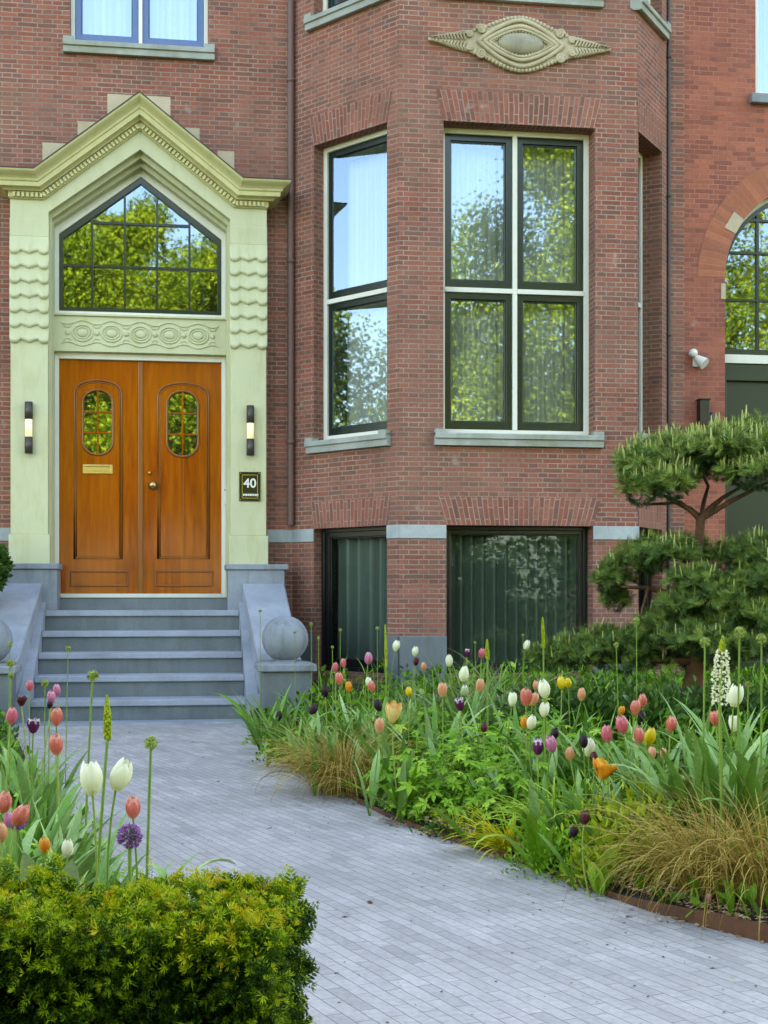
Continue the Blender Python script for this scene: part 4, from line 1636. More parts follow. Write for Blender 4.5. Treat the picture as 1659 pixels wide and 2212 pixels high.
for i, (x, y, h, rad, lab) in enumerate((
        (10.9, -12.0, 15.5, 4.4, "tall leafy street tree mirrored in the right half of the bay window"),
        (6.2, -15.5, 11.2, 3.8, "broad street tree mirrored low in the bay window"),
        (-1.0, -16.5, 13.0, 4.0, "rounded street tree mirrored in the fanlight above the oak door"),
        (-4.2, -13.0, 13.8, 3.7, "street tree mirrored at the left side of the pointed fanlight"),
        (2.4, -13.5, 13.6, 3.6, "street tree mirrored at the right side of the pointed fanlight"),
        (16.0, -13.0, 14.0, 4.5, "street tree mirrored in the neighbour's arched fanlight"),
        (22.5, -14.0, 13.0, 4.5, "outermost street tree opposite the red brick house"),
        (-21.5, 8.5, 9.4, 3.9, "pavement tree mirrored in the left angled bay window"),
        (8.5, -22.0, 14.0, 5.5, "farther tree in the second row behind the bay window's mirrored trees"),
        (-.3, -20.0, 14.6, 4.4, "street tree mirrored in the middle of the pointed fanlight"),
        (-3.8, -23.0, 13.5, 5.0, "farther tree in the second row behind the fanlight's mirrored trees"))):
    street_tree(x, y, h, rad, lab, 60000 if i < 5 or i == 7 else 34000, .20 if i != 7 else .15, 20 + i)


def long_hedge():
    t = thing("boundary_hedge", (2, -4.0, 0), "tall dark boundary hedge along the street behind the viewer", "hedge")
    nb = NPB()
    n = 26000
    pos = np.stack([rng.uniform(-14, 18, n), -3.6 - rng.uniform(0, .9, n), rng.uniform(0, 1, n) ** .8 * 2.3], 1)
    pos[:, 2] += .2 * np.sin(pos[:, 0] * 1.7)
    tv, tq, tt = leaf_t(.13, .08, .2, .2)
    scatter(nb, tv, tq, tt, pos, frames(unit(rng.normal(0, .7, (n, 3)) + [0, .7, .5])), rng.uniform(.7, 1.4, n), np.clip(rng.normal(.35, .2, n), 0, 1))
    nb.build("foliage", M['dark'], t)


long_hedge()


# ------------------------------------------------------------------ clipped yew hedge
def yew_hedge():
    t = thing("yew_hedge", (.2, 2.4, 0), "clipped yew hedge with yellow-tipped new growth in front of the left bed", "hedge")
    o = np.array([.135, 2.28])
    dl = np.array([-math.cos(R(13)), math.sin(R(13))]); dn = np.array([math.sin(R(13)), math.cos(R(13))])
    Lh, Th, H = 1.75, .42, .505
    def P(s, n, z): return np.stack([o[0] + dl[0] * s + dn[0] * n, o[1] + dl[1] * s + dn[1] * n, z], 1)
    # twiggy core
    nb = NPB()
    k = 420
    s, n, z = rng.uniform(.05, Lh, k), rng.uniform(.06, Th - .06, k), rng.uniform(0, H - .2, k)
    A = P(s, n, z)
    for a in A:
        b = a + rng.normal(0, .06, 3) + [0, 0, .08]
        np_tube(nb, [a, (a + b) / 2 + rng.normal(0, .01, 3), b], [.004, .003, .0015], 4)
    nb.build("branches", M['bark'], t)
    # inner mass of needles, shade put into their near-black tint
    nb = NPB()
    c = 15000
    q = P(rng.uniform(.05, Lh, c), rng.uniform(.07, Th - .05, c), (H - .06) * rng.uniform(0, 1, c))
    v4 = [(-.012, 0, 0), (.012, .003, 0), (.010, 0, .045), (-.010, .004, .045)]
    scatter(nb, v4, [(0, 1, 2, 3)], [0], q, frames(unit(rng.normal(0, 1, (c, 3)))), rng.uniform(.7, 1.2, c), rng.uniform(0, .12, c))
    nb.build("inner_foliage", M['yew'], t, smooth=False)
    nb = NPB()
    # sprig: a bent twig with two rows of flat needles
    tv, tq, tt = [], [], []
    for k in range(9):
        zz = .004 + k * .0034
        ln = .0145 * (1 - .45 * (k / 8) ** 2) * (.8 if k == 0 else 1)
        for e in ((-1, 1) if k < 8 else (-1, 1, -.3, .3)):
            b = len(tv)
            ux, uz = e * .80, .6
            wx, wz = -.5 * e * .0016, .86 * .0016
            up = .006 * (1 if k % 2 else -.6)
            tv += [(0, 0, zz), (ux * ln * .5 + wx, up, zz + uz * ln * .5 + wz), (ux * ln, up * .6, zz + uz * ln), (ux * ln * .5 - wx, up, zz + uz * ln * .5 - wz)]
            tq.append((b, b + 1, b + 2, b + 3)); tt.append(-.03 + .34 * (k / 8) ** 1.6)
    def lump(p):  # slow undulation of the clipped face
        return (.010 * np.sin(p[:, 0] * 17 + 1) * np.cos(p[:, 2] * 15)) + .008 * np.sin(p[:, 0] * 37 + p[:, 2] * 29)
    def front(c):
        p = P(rng.uniform(-.01, Lh, c), np.zeros(c), H * rng.uniform(.0, 1.0, c))
        dep = rng.normal(0, .012, c) + lump(p)
        return p + np.stack([dn[0] * dep, dn[1] * dep, np.zeros(c)], 1)
    def topf(c):
        p = P(rng.uniform(-.01, Lh, c), rng.uniform(-.01, Th, c), np.full(c, H))
        return p + np.stack([np.zeros(c), np.zeros(c), rng.normal(-.008, .014, c) + lump(p + [0, 0, .3]) +   .004 * np.sin(p[:, 0] * 11)], 1)
    def endf(c):
        p = P(np.zeros(c), rng.uniform(0, Th, c), H * rng.uniform(0, 1, c))
        dep = rng.normal(0, .014, c)
        return p + np.stack([dl[0] * dep, dl[1] * dep, np.zeros(c)], 1)
    # head-on rosette of young needles
    rv, rq, rt = [], [], []
    for k in range(11):
        a, e = k * 2.4, .35 + .85 * ((k * .618) % 1)
        dx, dy, dz = math.cos(a) * math.sin(e), math.sin(a) * math.sin(e), math.cos(e)
        ln, w_ = .0125 * (.8 + .4 * ((k * .37) % 1)), .0012
        b_ = len(rv)
        rv += [(0, 0, 0), (dx * ln * .55 - dy * w_, dy * ln * .55 + dx * w_, dz * ln * .55), (dx * ln, dy * ln, dz * ln), (dx * ln * .55 + dy * w_, dy * ln * .55 - dx * w_, dz * ln * .55)]
        rq.append((b_, b_ + 1, b_ + 2, b_ + 3)); rt.append(.06 * ((k * .53) % 1))
    patch = lambda p: .5 + .5 * np.sin(p[:, 0] * 9 + p[:, 2] * 13) * np.sin(p[:, 0] * 5.3 - p[:, 2] * 11 + 1)
    def clusters(cnt, per, gen, outd, base, tipf, ros):
        """twigs that fan out from points just inside the face, leaving dark gaps between them"""
        c = gen(cnt)
        o_ = unit(np.array(outd, float))
        k = np.repeat(np.arange(cnt), per)
        m_ = len(k)
        d = unit(o_[None] + rng.normal(0, .55, (m_, 3)))
        pos = c[k] - o_ * .028 + rng.normal(0, .006, (m_, 3))
        up = np.clip((c[:, 2] - H + .09) / .09, 0, 1)
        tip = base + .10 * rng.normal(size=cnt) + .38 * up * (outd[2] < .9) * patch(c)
        scatter(nb, tv, tq, tt, pos, frames(d), rng.uniform(.8, 1.35, m_), np.clip(tip[k] + rng.normal(0, .07, m_), .0, .9))
        # bright young tips on some of them
        f = rng.uniform(size=m_) < ros
        q = pos[f] + d[f] * .034
        scatter(nb, rv, rq, rt, q, frames(d[f]), rng.uniform(.8, 1.5, f.sum()), np.clip(tipf(c)[k][f] + rng.normal(0, .07, f.sum()), 0, 1))
    fo = (-dn[0], -dn[1], .40)
    clusters(1350, 8, front, fo, .13, lambda c: .54 + .20 * patch(c) + .12 * np.clip((c[:, 2] - H + .10) / .1, 0, 1), .32)
    clusters(860, 8, topf, (0, -.15, 1), .46, lambda c: .68 + .24 * patch(c), .42)
    clusters(400, 8, endf, (.9, .1, .5), .17, lambda c: .55 + .22 * patch(c), .25)
    def deep(c): return P(rng.uniform(.02, Lh, c), rng.uniform(.03, Th - .02, c), (H - .03) * rng.uniform(0, 1, c))  # sprigs inside the hedge, shade put into their dark tint
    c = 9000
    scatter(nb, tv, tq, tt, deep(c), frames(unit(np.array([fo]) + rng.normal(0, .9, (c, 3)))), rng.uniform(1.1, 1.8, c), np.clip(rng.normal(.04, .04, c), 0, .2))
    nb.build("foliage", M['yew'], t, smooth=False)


yew_hedge()


# ------------------------------------------------------------------ cloud-pruned pine
def cloud_pine():
    D0 = 9.3
    b = spot(1492, 1556, D0)
    t = thing("cloud_pine", b, "cloud-pruned pine with layered needle pads and a forked reddish trunk", "pine tree")
    nb = NPB()
    S = lambda u, v, d=0.: np.array(spot(u, v, D0 + d))
    np_tube(nb, [S(1488, 1580), S(1492, 1510), S(1503, 1440), S(1512, 1370), S(1500, 1290), S(1503, 1230), S(1510, 1165), S(1514, 1120)],
            [.085, .075, .060, .046, .038, .033, .030, .031], 12)
    fork = S(1514, 1122)
    for pts, r0 in (([(1490, 1100), (1455, 1082), (1420, 1062)], .026), ([(1535, 1098), (1560, 1076), (1600, 1052)], .028), ([(1520, 1085), (1530, 1050), (1510, 1010)], .018),
                    ([(1580, 1082), (1620, 1062), (1680, 1030)], .02), ([(1470, 1085), (1430, 1088), (1395, 1090)], .016)):
        P = [fork] + [S(*p, rng.normal(0, .08)) for p in pts]
        np_tube(nb, P, np.linspace(r0, .008, len(P)), 8)
    for pts, r0 in (([(1506, 1300), (1460, 1285), (1400, 1270), (1340, 1268)], .03), ([(1504, 1330), (1560, 1290), (1630, 1262), (1690, 1250)], .03),
                    ([(1512, 1400), (1570, 1370), (1630, 1360)], .028), ([(1505, 1430), (1420, 1425), (1300, 1430), (1220, 1432)], .028), ([(1400, 1270), (1385, 1330), (1382, 1350)], .012)):
        P = [S(*p, 0 if i == 0 else rng.normal(0, .1)) for i, p in enumerate(pts)]
        np_tube(nb, P, np.linspace(r0, .008, len(P)), 8)
    nb.build("trunk", M['pinebark'], t)
    # tuft of needles round a shoot
    tv, tq, tt = [], [], []
    for k in range(22):
        a, e = k * 2.4, .25 + 1.0 * ((k * .618) % 1)
        dx, dy, dz = math.cos(a) * math.sin(e), math.sin(a) * math.sin(e), math.cos(e)
        ln, w_ = .052 * (.8 + .4 * ((k * .37) % 1)), .0021
        b_ = len(tv)
        z0 = .012 * ((k * .77) % 1)
        tv += [(0, 0, z0), (dx * ln * .5 - dy * w_, dy * ln * .5 + dx * w_, z0 + dz * ln * .5), (dx * ln, dy * ln, z0 + dz * ln - .006), (dx * ln * .5 + dy * w_, dy * ln * .5 - dx * w_, z0 + dz * ln * .5)]
        tq.append((b_, b_ + 1, b_ + 2, b_ + 3)); tt.append(.10 * ((k * .53) % 1) - .05)
    cv, cq, ct = [], [], []
    for r, z in ((.0035, 0), (.0045, .02), (.0015, .055)):
        for k in range(4): cv.append((r * math.cos(k * 1.571), r * math.sin(k * 1.571), z))
    for i in range(2):
        for k in range(4): cq.append((i * 4 + k, i * 4 + (k + 1) % 4, i * 4 + 4 + (k + 1) % 4, i * 4 + 4 + k)); ct.append(0)
    nb = NPB()
    pads = [(1415, 1015, 82, 62, 0), (1480, 985, 95, 50, .1), (1560, 975, 90, 46, -.15), (1640, 968, 95, 56, .1), (1720, 985, 90, 60, 0), (1385, 1062, 46, 44, -.1),
            (1560, 1010, 100, 40, .25), (1470, 1030, 70, 35, .2), (1630, 1030, 80, 40, -.2), (1365, 1010, 36, 30, 0),
            (1435, 1205, 74, 44, -.1), (1375, 1225, 62, 46, .1), (1318, 1258, 40, 42, 0), (1490, 1190, 40, 30, .2), (1330, 1300, 30, 26, .1),
            (1565, 1215, 60, 40, .15), (1630, 1205, 60, 45, -.1), (1700, 1230, 70, 60, 0), (1590, 1290, 60, 40, -.15), (1655, 1310, 60, 50, .1), (1550, 1350, 62, 46, -.2),
            (1620, 1390, 70, 50, 0), (1480, 1340, 50, 34, .2), (1700, 1380, 60, 60, .1), (1560, 1420, 60, 36, -.1),
            (1225, 1415, 62, 36, -.2), (1300, 1400, 62, 40, -.1), (1375, 1392, 70, 42, 0), (1440, 1400, 60, 40, .1), (1175, 1430, 36, 24, -.2), (1500, 1430, 50, 34, .2), (1350, 1432, 110, 26, .1),
            (1500, 1262, 62, 36, -.25), (1545, 1300, 70, 42, -.3), (1470, 1310, 52, 34, -.25), (1505, 1385, 84, 42, -.3), (1440, 1350, 60, 30, -.1), (1560, 1400, 80, 44, -.35), (1600, 1340, 70, 44, -.3), (1650, 1260, 70, 46, -.25), (1530, 985, 70, 40, -.1), (1450, 1050, 60, 40, -.2)]
    for (u, v, ru, rv, dd) in pads:
        c = S(u, v, dd)
        px = F0 / (D0 + dd)
        rx, rz = ru / px, rv / px
        n = int(70 + ru * rv * .058)
        d = unit(rng.normal(size=(n, 3)) + [0, -.25, .35])
        d[:, 2] = np.where(d[:, 2] < -.25, -d[:, 2] * .5, d[:, 2])
        rr = rng.uniform(.45, 1.12, n)
        pos = c + d * rr[:, None] * np.array([rx, rx * .9, rz])
        dirs = unit(d * .8 + [0, 0, .8] + rng.normal(0, .3, (n, 3)))
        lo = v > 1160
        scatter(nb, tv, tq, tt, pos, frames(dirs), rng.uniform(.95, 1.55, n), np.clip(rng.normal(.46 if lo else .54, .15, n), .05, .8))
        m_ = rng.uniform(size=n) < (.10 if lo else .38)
        m_ &= d[:, 2] > .1
        if m_.any():
            scatter(nb, cv, cq, ct, pos[m_] + [0, 0, .02], frames(unit(rng.normal(0, .12, (m_.sum(), 3)) + [0, 0, 1])), rng.uniform(.8, 1.7, m_.sum()), rng.uniform(.82, .98, m_.sum()))
        # darker needle tufts inside the pad
        k = int(n * .5)
        d2 = unit(rng.normal(size=(k, 3)))
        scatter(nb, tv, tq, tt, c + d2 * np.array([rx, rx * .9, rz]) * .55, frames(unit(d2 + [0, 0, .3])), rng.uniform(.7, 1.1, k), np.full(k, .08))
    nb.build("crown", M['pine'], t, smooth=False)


cloud_pine()
# ------------------------------------------------------------------ flowers
def xy_at(u, D):
    p = spot(u, V0, D)
    return p.x, p.y


def bloom_mesh(nb, c, ax, h, r, opening, g, open_=0., ragged=0.):
    """six petals in two rings round the axis ax, foot at c"""
    F = frames(np.array([ax]), np.array([g.uniform(0, 6)]))[0]
    for k in range(6):
        phi = k * math.pi / 3 + g.normal(0, .06)
        inner = k % 2
        rr = r * (.90 if inner else 1.05) * g.uniform(.95, 1.05)
        hh = h * g.uniform(.93, 1.06) * (1.02 if inner else .98)
        V, rows, cols = [], 7, 5
        for i in range(rows):
            t = i / (rows - 1)
            rad = rr * (math.sin(math.pi * (.07 + (.87 - .38 * opening) * t)) ** .6) + rr * open_ * t ** 1.7
            half = R(48) * (math.sin(math.pi * (.14 + .72 * t)) ** .6)
            if i == rows - 1: half *= .7
            z = hh * (t - open_ * .38 * t * t)
            for j in range(cols):
                e = -1 + 2 * j / (cols - 1)
                a = phi + half * e
                q = rad * (1 - .07 * abs(e) + (.05 if inner else 0))
                z2 = z - hh * .055 * abs(e) ** 1.6 * t + ragged * hh * .06 * g.normal()
                V.append((q * math.cos(a), q * math.sin(a), z2))
        Q, T = [], []
        for i in range(rows - 1):
            for j in range(cols - 1):
                a = i * cols + j
                Q.append((a, a + 1, a + cols + 1, a + cols))
                T.append(min(1, i / (rows - 2) * .85 + .13 * abs(j - 1.5)))
        V = np.array(V) @ F.T + np.array(c)
        nb.add(V, Q, T)


LEAFW = lambda t: math.sin(math.pi * (.10 + .86 * t)) ** .8 if t < .98 else .06
FR = {}


def tulip(u, v, px, D, col, label, tilt=0., opening=.0, open_=0., leaves=2, hw=2.0, ragged=0., cat="tulip", group=None):
    """(u, v) middle of the bloom and its height px in the photograph, D its distance"""
    g = np.random.default_rng(int(u * 7 + v * 13))
    h = px * D / F0 * 1.06
    c = spot(u, v, D)
    opening = max(0, opening + g.normal(.05, .09)); tilt = tilt + g.normal(0, .10)
    x, y = c.x + g.normal(0, .035), c.y + g.normal(0, .035)
    zs = soil(x, y)
    t = thing("tulip", (x, y, zs), label, cat, group or ("tulips in the left bed" if u < 400 else "tulips in the right-hand bed"))
    ax = unit(np.array([math.sin(tilt) + g.normal(0, .06), g.normal(0, .06) - .04, 1.]))
    foot = np.array(c) - ax * h * .5
    nb = NPB()
    bloom_mesh(nb, foot, ax, h, h / hw * .68, opening, g, open_, ragged)
    nb.build("bloom", PET[col], t)
    nb = NPB()
    p0, p3 = np.array([x, y, zs - .02]), foot + ax * .002
    s = np.linspace(0, 1, 9)[:, None]
    mid = (p0 + p3) / 2 - np.array([ax[0], ax[1], 0]) * .14 + np.array([g.normal(0, .012), g.normal(0, .012), 0])
    P = p0 * (1 - s) ** 2 + 2 * mid * s * (1 - s) + p3 * s ** 2
    np_tube(nb, P, np.linspace(.0034, .0028, 9), 7, g.uniform(.3, .7))
    nb.build("stem", M['stem'], t)
    for k in range(leaves):
        nb = NPB()
        ribbons(nb, [P[1] if k else P[0]], g.uniform(0, 6.28), g.uniform(.24, .36) * (.75 if k > 1 else 1), g.uniform(.12, .4), g.uniform(.2, 1.1), g.uniform(.035, .058), g.uniform(.25, .6),
                8, .35, 1.6, .25, LEAFW, .25)
        nb.build("leaf", M['tulipleaf'], t)
    return t


T = tulip
# right-hand bed, from the house forward
RB = [
 (856, 1395, 22, 9.0, 'white', "white tulip highest against the grey stone plinth between the basement windows"),
 (897, 1407, 20, 9.0, 'white', "small white tulip just right of the highest white tulip by the plinth"),
 (899, 1429, 17, 9.0, 'maroon', "small rust red tulip directly under the small white tulip by the plinth"),
 (915, 1440, 18, 8.8, 'peach', "dull peach tulip at the back, right of the rust red one"),
 (970, 1427, 24, 8.4, 'white', "blunt white tulip in front of the wide basement window's left end"),
 (1002, 1456, 31, 7.4, 'white', "tall oval white tulip in the middle of the back row"),
 (1009, 1410, 17, 8.4, 'duo', "open dark purple and white tulip against the basement window", 0, .6),
 (1041, 1411, 20, 8.6, 'pink', "faded pink tulip beside the yellow-green spike at the basement window"),
 (1138, 1393, 20, 9.0, 'white', "lone white tulip leaning in front of the right end of the basement window", .3),
 (956, 1490, 28, 6.9, 'peach', "slim peach tulip among strap leaves left of the tall oval white one"),
 (1037, 1480, 27, 7.1, 'peach', "orange-peach tulip right of the tall oval white one", .15),
 (1003, 1493, 26, 7.0, 'green', "green-striped white tulip right under the tall oval white one"),
 (993, 1520, 29, 6.6, 'duo', "dark purple tulip with white-frosted petals in mid bed", 0, .4, .1),
 (850, 1537, 44, 6.5, 'buff', "large open yellow tulip flushed with red near the bronze grass", .1, .5, .25),
 (820, 1567, 29, 6.7, 'peach', "salmon-peach tulip bud directly above the bronze grass tuft"),
 (883, 1493, 20, 7.6, 'yellow', "small yellow tulip half hidden behind the large open yellow one"),
 (1157, 1480, 19, 7.2, 'peach', "pale peach tulip touching the left side of the biggest white tulip"),
 (1175, 1488, 37, 6.2, 'white', "biggest white tulip at the centre of the bed"),
 (1136, 1505, 36, 6.2, 'salmon', "salmon pink tulip left below the biggest white tulip", 0, .25),
 (1154, 1510, 27, 6.3, 'peach', "peach tulip squeezed between the salmon pink one and two white ones", .3),
 (1107, 1511, 27, 6.6, 'white', "small white tulip left of the salmon and peach pair"),
 (1176, 1532, 31, 6.2, 'white', "white tulip straight below the biggest white one"),
 (1149, 1560, 29, 6.1, 'cream', "round cream tulip lowest of the white cluster at the bed's centre", 0, .2),
 (1132, 1560, 24, 6.2, 'orange', "small orange tulip tucked behind the round cream one"),
 (1198, 1585, 24, 5.9, 'purple', "almost black tulip just above the rose pink and purple pair"),
 (1162, 1612, 34, 5.7, 'duo', "purple tulip with pale lilac edges beside a rose pink one", -.1, .2),
 (1191, 1607, 34, 5.7, 'lilac', "rose pink tulip leaning against the lilac-edged purple one", -.25),
 (1046, 1571, 20, 6.4, 'maroon', "small brownish orange tulip deep among the lobed leaves"),
 (1212, 1474, 26, 7.4, 'yellow', "golden yellow tulip, left one of a pair in front of the low pine pad"),
 (1227, 1475, 20, 7.5, 'yellow', "smaller golden yellow tulip, right one of a pair in front of the low pine pad"),
 (1256, 1500, 26, 7.0, 'peach', "solitary peach tulip on a long stem right of the yellow pair"),
 (1388, 1512, 27, 6.4, 'salmon', "salmon pink tulip, upper one of a touching pair above a black one"),
 (1373, 1528, 31, 6.1, 'salmon', "salmon pink tulip, lower one of a touching pair above a black one"),
 (1386, 1547, 23, 6.1, 'purple', "black-purple tulip under the touching salmon pair"),
 (1342, 1535, 20, 7.0, 'orange', "dim orange tulip in the shade left of the salmon pair"),
 (1343, 1566, 38, 5.6, 'pink', "tall rose pink tulip, right one of two side by side"),
 (1311, 1585, 35, 5.6, 'pink', "rose pink tulip, left and lower one of two side by side"),
 (1380, 1588, 34, 5.6, 'salmon', "plump salmon tulip overlapping a golden yellow one"),
 (1405, 1590, 35, 5.7, 'yellow', "golden yellow tulip behind the plump salmon one"),
 (1450, 1564, 32, 5.7, 'salmon', "single rosy salmon tulip above the arching strap leaves"),
 (1545, 1551, 33, 5.5, 'salmon', "red-striped pink tulip beneath the white foxtail lily spike"),
 (1589, 1503, 45, 5.2, 'white', "pointed white tulip right of the foxtail lily spike", 0, .1),
 (1585, 1563, 32, 5.3, 'white', "open-topped white tulip under the pointed white one on the right", 0, .5),
 (1261, 1601, 27, 5.6, 'purple', "black-purple round tulip in front of a cream one"),
 (1272, 1614, 38, 5.7, 'cream', "cream tulip half covered by the black-purple round one"),
 (1231, 1627, 28, 5.7, 'peach', "small peach tulip low between purple and cream ones"),
 (1408, 1626, 27, 5.5, 'peach', "peach tulip below the salmon and yellow overlapping pair"),
 (1433, 1626, 21, 5.6, 'peach', "smallest peach tulip half hidden right of the lower peach one"),
 (1283, 1637, 24, 5.5, 'maroon', "dark red tulip touching the fading orange flower"),
 (1306, 1658, 46, 5.3, 'orange', "wide open fading orange tulip with ragged drooping petals", .25, .6, .55, 2, 1.7, .7),
 (1263, 1765, 30, 4.9, 'maroon', "dark maroon tulip low near the lime green leaves", 0, 0, 0, 0),
 (1239, 1796, 24, 5.0, 'purple', "low black-purple tulip left below the dark maroon one", 0, 0, 0, 1),
 (1532, 1938, 17, 4.5, 'lilac', "small magenta flower head beside the steel edging", 0, 0, 0, 0),
 (796, 1422, 24, 8.2, 'lilac', "lilac-pink tulip in front of the narrow basement window", .15),
 (724, 1441, 19, 8.2, 'pink', "small dusky pink tulip nearest the stone ball pedestal"),
 (742, 1432, 18, 8.8, 'pink', "faded brownish pink tulip behind the dusky pink one"),
 (733, 1466, 25, 7.6, 'salmon', "rosy tulip under the dusky pink one near the pedestal"),
 (753, 1483, 22, 7.5, 'orange', "soft orange tulip right below the rosy one near the pedestal"),
 (796, 1472, 18, 7.7, 'white', "little white tulip behind a salmon one left in the bed"),
 (803, 1482, 23, 7.4, 'salmon', "salmon tulip in front of the little white one left in the bed"),
 (702, 1493, 24, 7.6, 'purple', "black tulip right of the stone ball pedestal"),
 (678, 1532, 24, 7.4, 'purple', "drooping black tulip in front of the pedestal", .8),
 (816, 1523, 26, 6.9, 'purple', "black tulip left of the large open yellow one"),
 (602, 1547, 20, 8.6, 'purple', "black tulip next to the bottom step"),
]
for q in RB: T(*q[:6], *q[6:])
LB = [
 (64, 1481, 22, 7.0, 'pink', "pink tulip at the top of the left bed before the steps"),
 (123, 1490, 24, 6.0, 'lilac', "lilac-pink tulip, right one of a touching pair in front of the steps"),
 (111, 1505, 26, 5.8, 'lilac', "lilac-pink tulip, left one of a touching pair in front of the steps"),
 (108, 1521, 18, 5.8, 'purple', "small purple tulip right under the lilac-pink pair"),
 (25, 1546, 34, 5.0, 'pink', "rose pink tulip at the far left of the left bed", .2),
 (47, 1513, 22, 5.6, 'maroon', "red tulip with cream ragged edges in the left bed", 0, .5, .4, 2, 1.8, .4),
 (72, 1566, 32, 5.0, 'duo', "black and white frilled tulip in the left bed", 0, .5, .2, 2, 1.9, .5),
 (122, 1548, 36, 4.6, 'salmon', "coral pink tulip, upper of two in line beside the path"),
 (121, 1608, 42, 4.2, 'salmon', "coral pink tulip, lower of two in line beside the path"),
 (197, 1682, 68, 3.35, 'white', "large creamy white tulip, left of two above the hedge", -.04, .12),
 (262, 1674, 66, 3.4, 'white', "large creamy white tulip, right of two above the hedge", .12, .1),
 (287, 1744, 44, 3.7, 'salmon', "salmon red tulip directly above the purple globe flower", 0, .25),
 (9, 1733, 44, 3.8, 'salmon', "salmon tulip cut by the picture's left edge", .3),
 (45, 1760, 48, 3.6, 'salmon', "salmon pink tulip leaning right just above the hedge at left", .5),
 (2, 1797, 40, 3.5, 'peach', "pale salmon tulip peeping over the hedge at the left edge"),
 (97, 1825, 34, 3.2, 'orange', "orange tulip tip peeping over the hedge top"),
 (146, 1832, 36, 3.2, 'cream', "cream tulip flushed with peach sunk behind the hedge top"),
 (20, 1770, 32, 3.8, 'lilac', "small violet tulip behind the leaning salmon one"),
]
for q in LB: T(*q[:6], *q[6:])


def stalk(nb, x, y, zs, head, r=.003, bend=.0):
    p0, p3 = np.array([x, y, zs - .02]), np.array(head)
    s = np.linspace(0, 1, 10)[:, None]
    mid = (p0 + p3) / 2 + np.array([bend, 0, .05])
    P = p0 * (1 - s) ** 2 + 2 * mid * s * (1 - s) + p3 * s ** 2
    np_tube(nb, P, np.linspace(r * 1.2, r, 10), 7, .45)


def allium_bud(u, v, D, label, r=.012, fu=None, D2=None):
    """slender stem with a round closed head; fu is the column where the stem meets the ground"""
    c = spot(u, v, D)
    x, y = xy_at(fu if fu is not None else u, D2 or D)
    zs = soil(x, y)
    t = thing("allium_bud", (x, y, zs), label, "allium", "allium buds on bare stems")
    nb = NPB()
    stalk(nb, x, y, zs, c, .0022 if D > 5 else .0034)
    nb.build("stem", M['stem'], t)
    nb = NPB()
    np_ball(nb, c, r * .75, .6, 10, 8)
    n = 90
    d = unit(rng.normal(size=(n, 3)))
    v4 = [(-.0016, 0, 0), (.0016, 0, 0), (.0022, 0, .006), (-.0022, 0, .006)]
    scatter(nb, v4, [(0, 1, 2, 3)], [0], np.array(c) + d * r * .7, frames(d), np.full(n, r / .012), rng.uniform(.65, 1., n))
    nb.build("flower_head", M['stem'], t)


for q in (
 (1375, 1341, 6.4, "tallest allium bud before the low pine pad", .015, 1376),
 (1331, 1393, 6.8, "shorter allium bud left of the tallest one before the pine", .012, 1340),
 (1523, 1388, 5.0, "allium bud standing left of the white foxtail lily", .017, 1515),
 (1598, 1366, 5.0, "allium bud immediately right of the white foxtail lily's tip", .018, 1588),
 (1645, 1380, 5.0, "allium bud at the right edge beyond the foxtail lily", .016, 1644),
 (1616, 1478, 5.4, "short allium bud between two taller ones at the right edge", .011, 1612),
 (672, 1348, 9.6, "allium bud above the stone ball's right side", .011, 674),
 (688, 1377, 9.4, "allium bud between the stone ball and the narrow basement window", .009, 690),
 (735, 1361, 9.5, "allium bud before the left edge of the narrow basement window", .010, 735),
 (815, 1357, 9.5, "allium bud before the right edge of the narrow basement window", .011, 816),
 (718, 1398, 9.2, "low allium bud at the foot of the narrow basement window", .009, 720),
 (562, 1320, 10.2, "allium bud in front of the right flank wall, left of the stone ball", .011, 562),
 (637, 1366, 9.8, "allium bud crossing the face of the stone ball", .010, 638),
 (1026, 1388, 9.2, "allium bud before the wide basement window's left half", .009, 1030),
 (1130, 1372, 9.2, "allium bud before the middle of the wide basement window", .009, 1130),
 (147, 1401, 6.5, "allium bud in front of the third step of the stairs", .012, 140),
 (21, 1391, 6.2, "allium bud crossing the left stone ball", .011, 18),
 (22, 1434, 5.6, "allium bud just below the left stone ball", .015, 12),
 (24, 1459, 5.4, "lowest allium bud near the left pedestal", .010, 18),
 (200, 1460, 4.3, "pale allium bud before the lower steps on a long curved stem", .016, 176),
 (326, 1605, 3.3, "fuzzy green allium bud alone over the path, right of the white tulips", .014, 308),
 (97, 1476, 5.8, "plump green bud among pink tulips before the steps", .014, 96),
): allium_bud(*q)


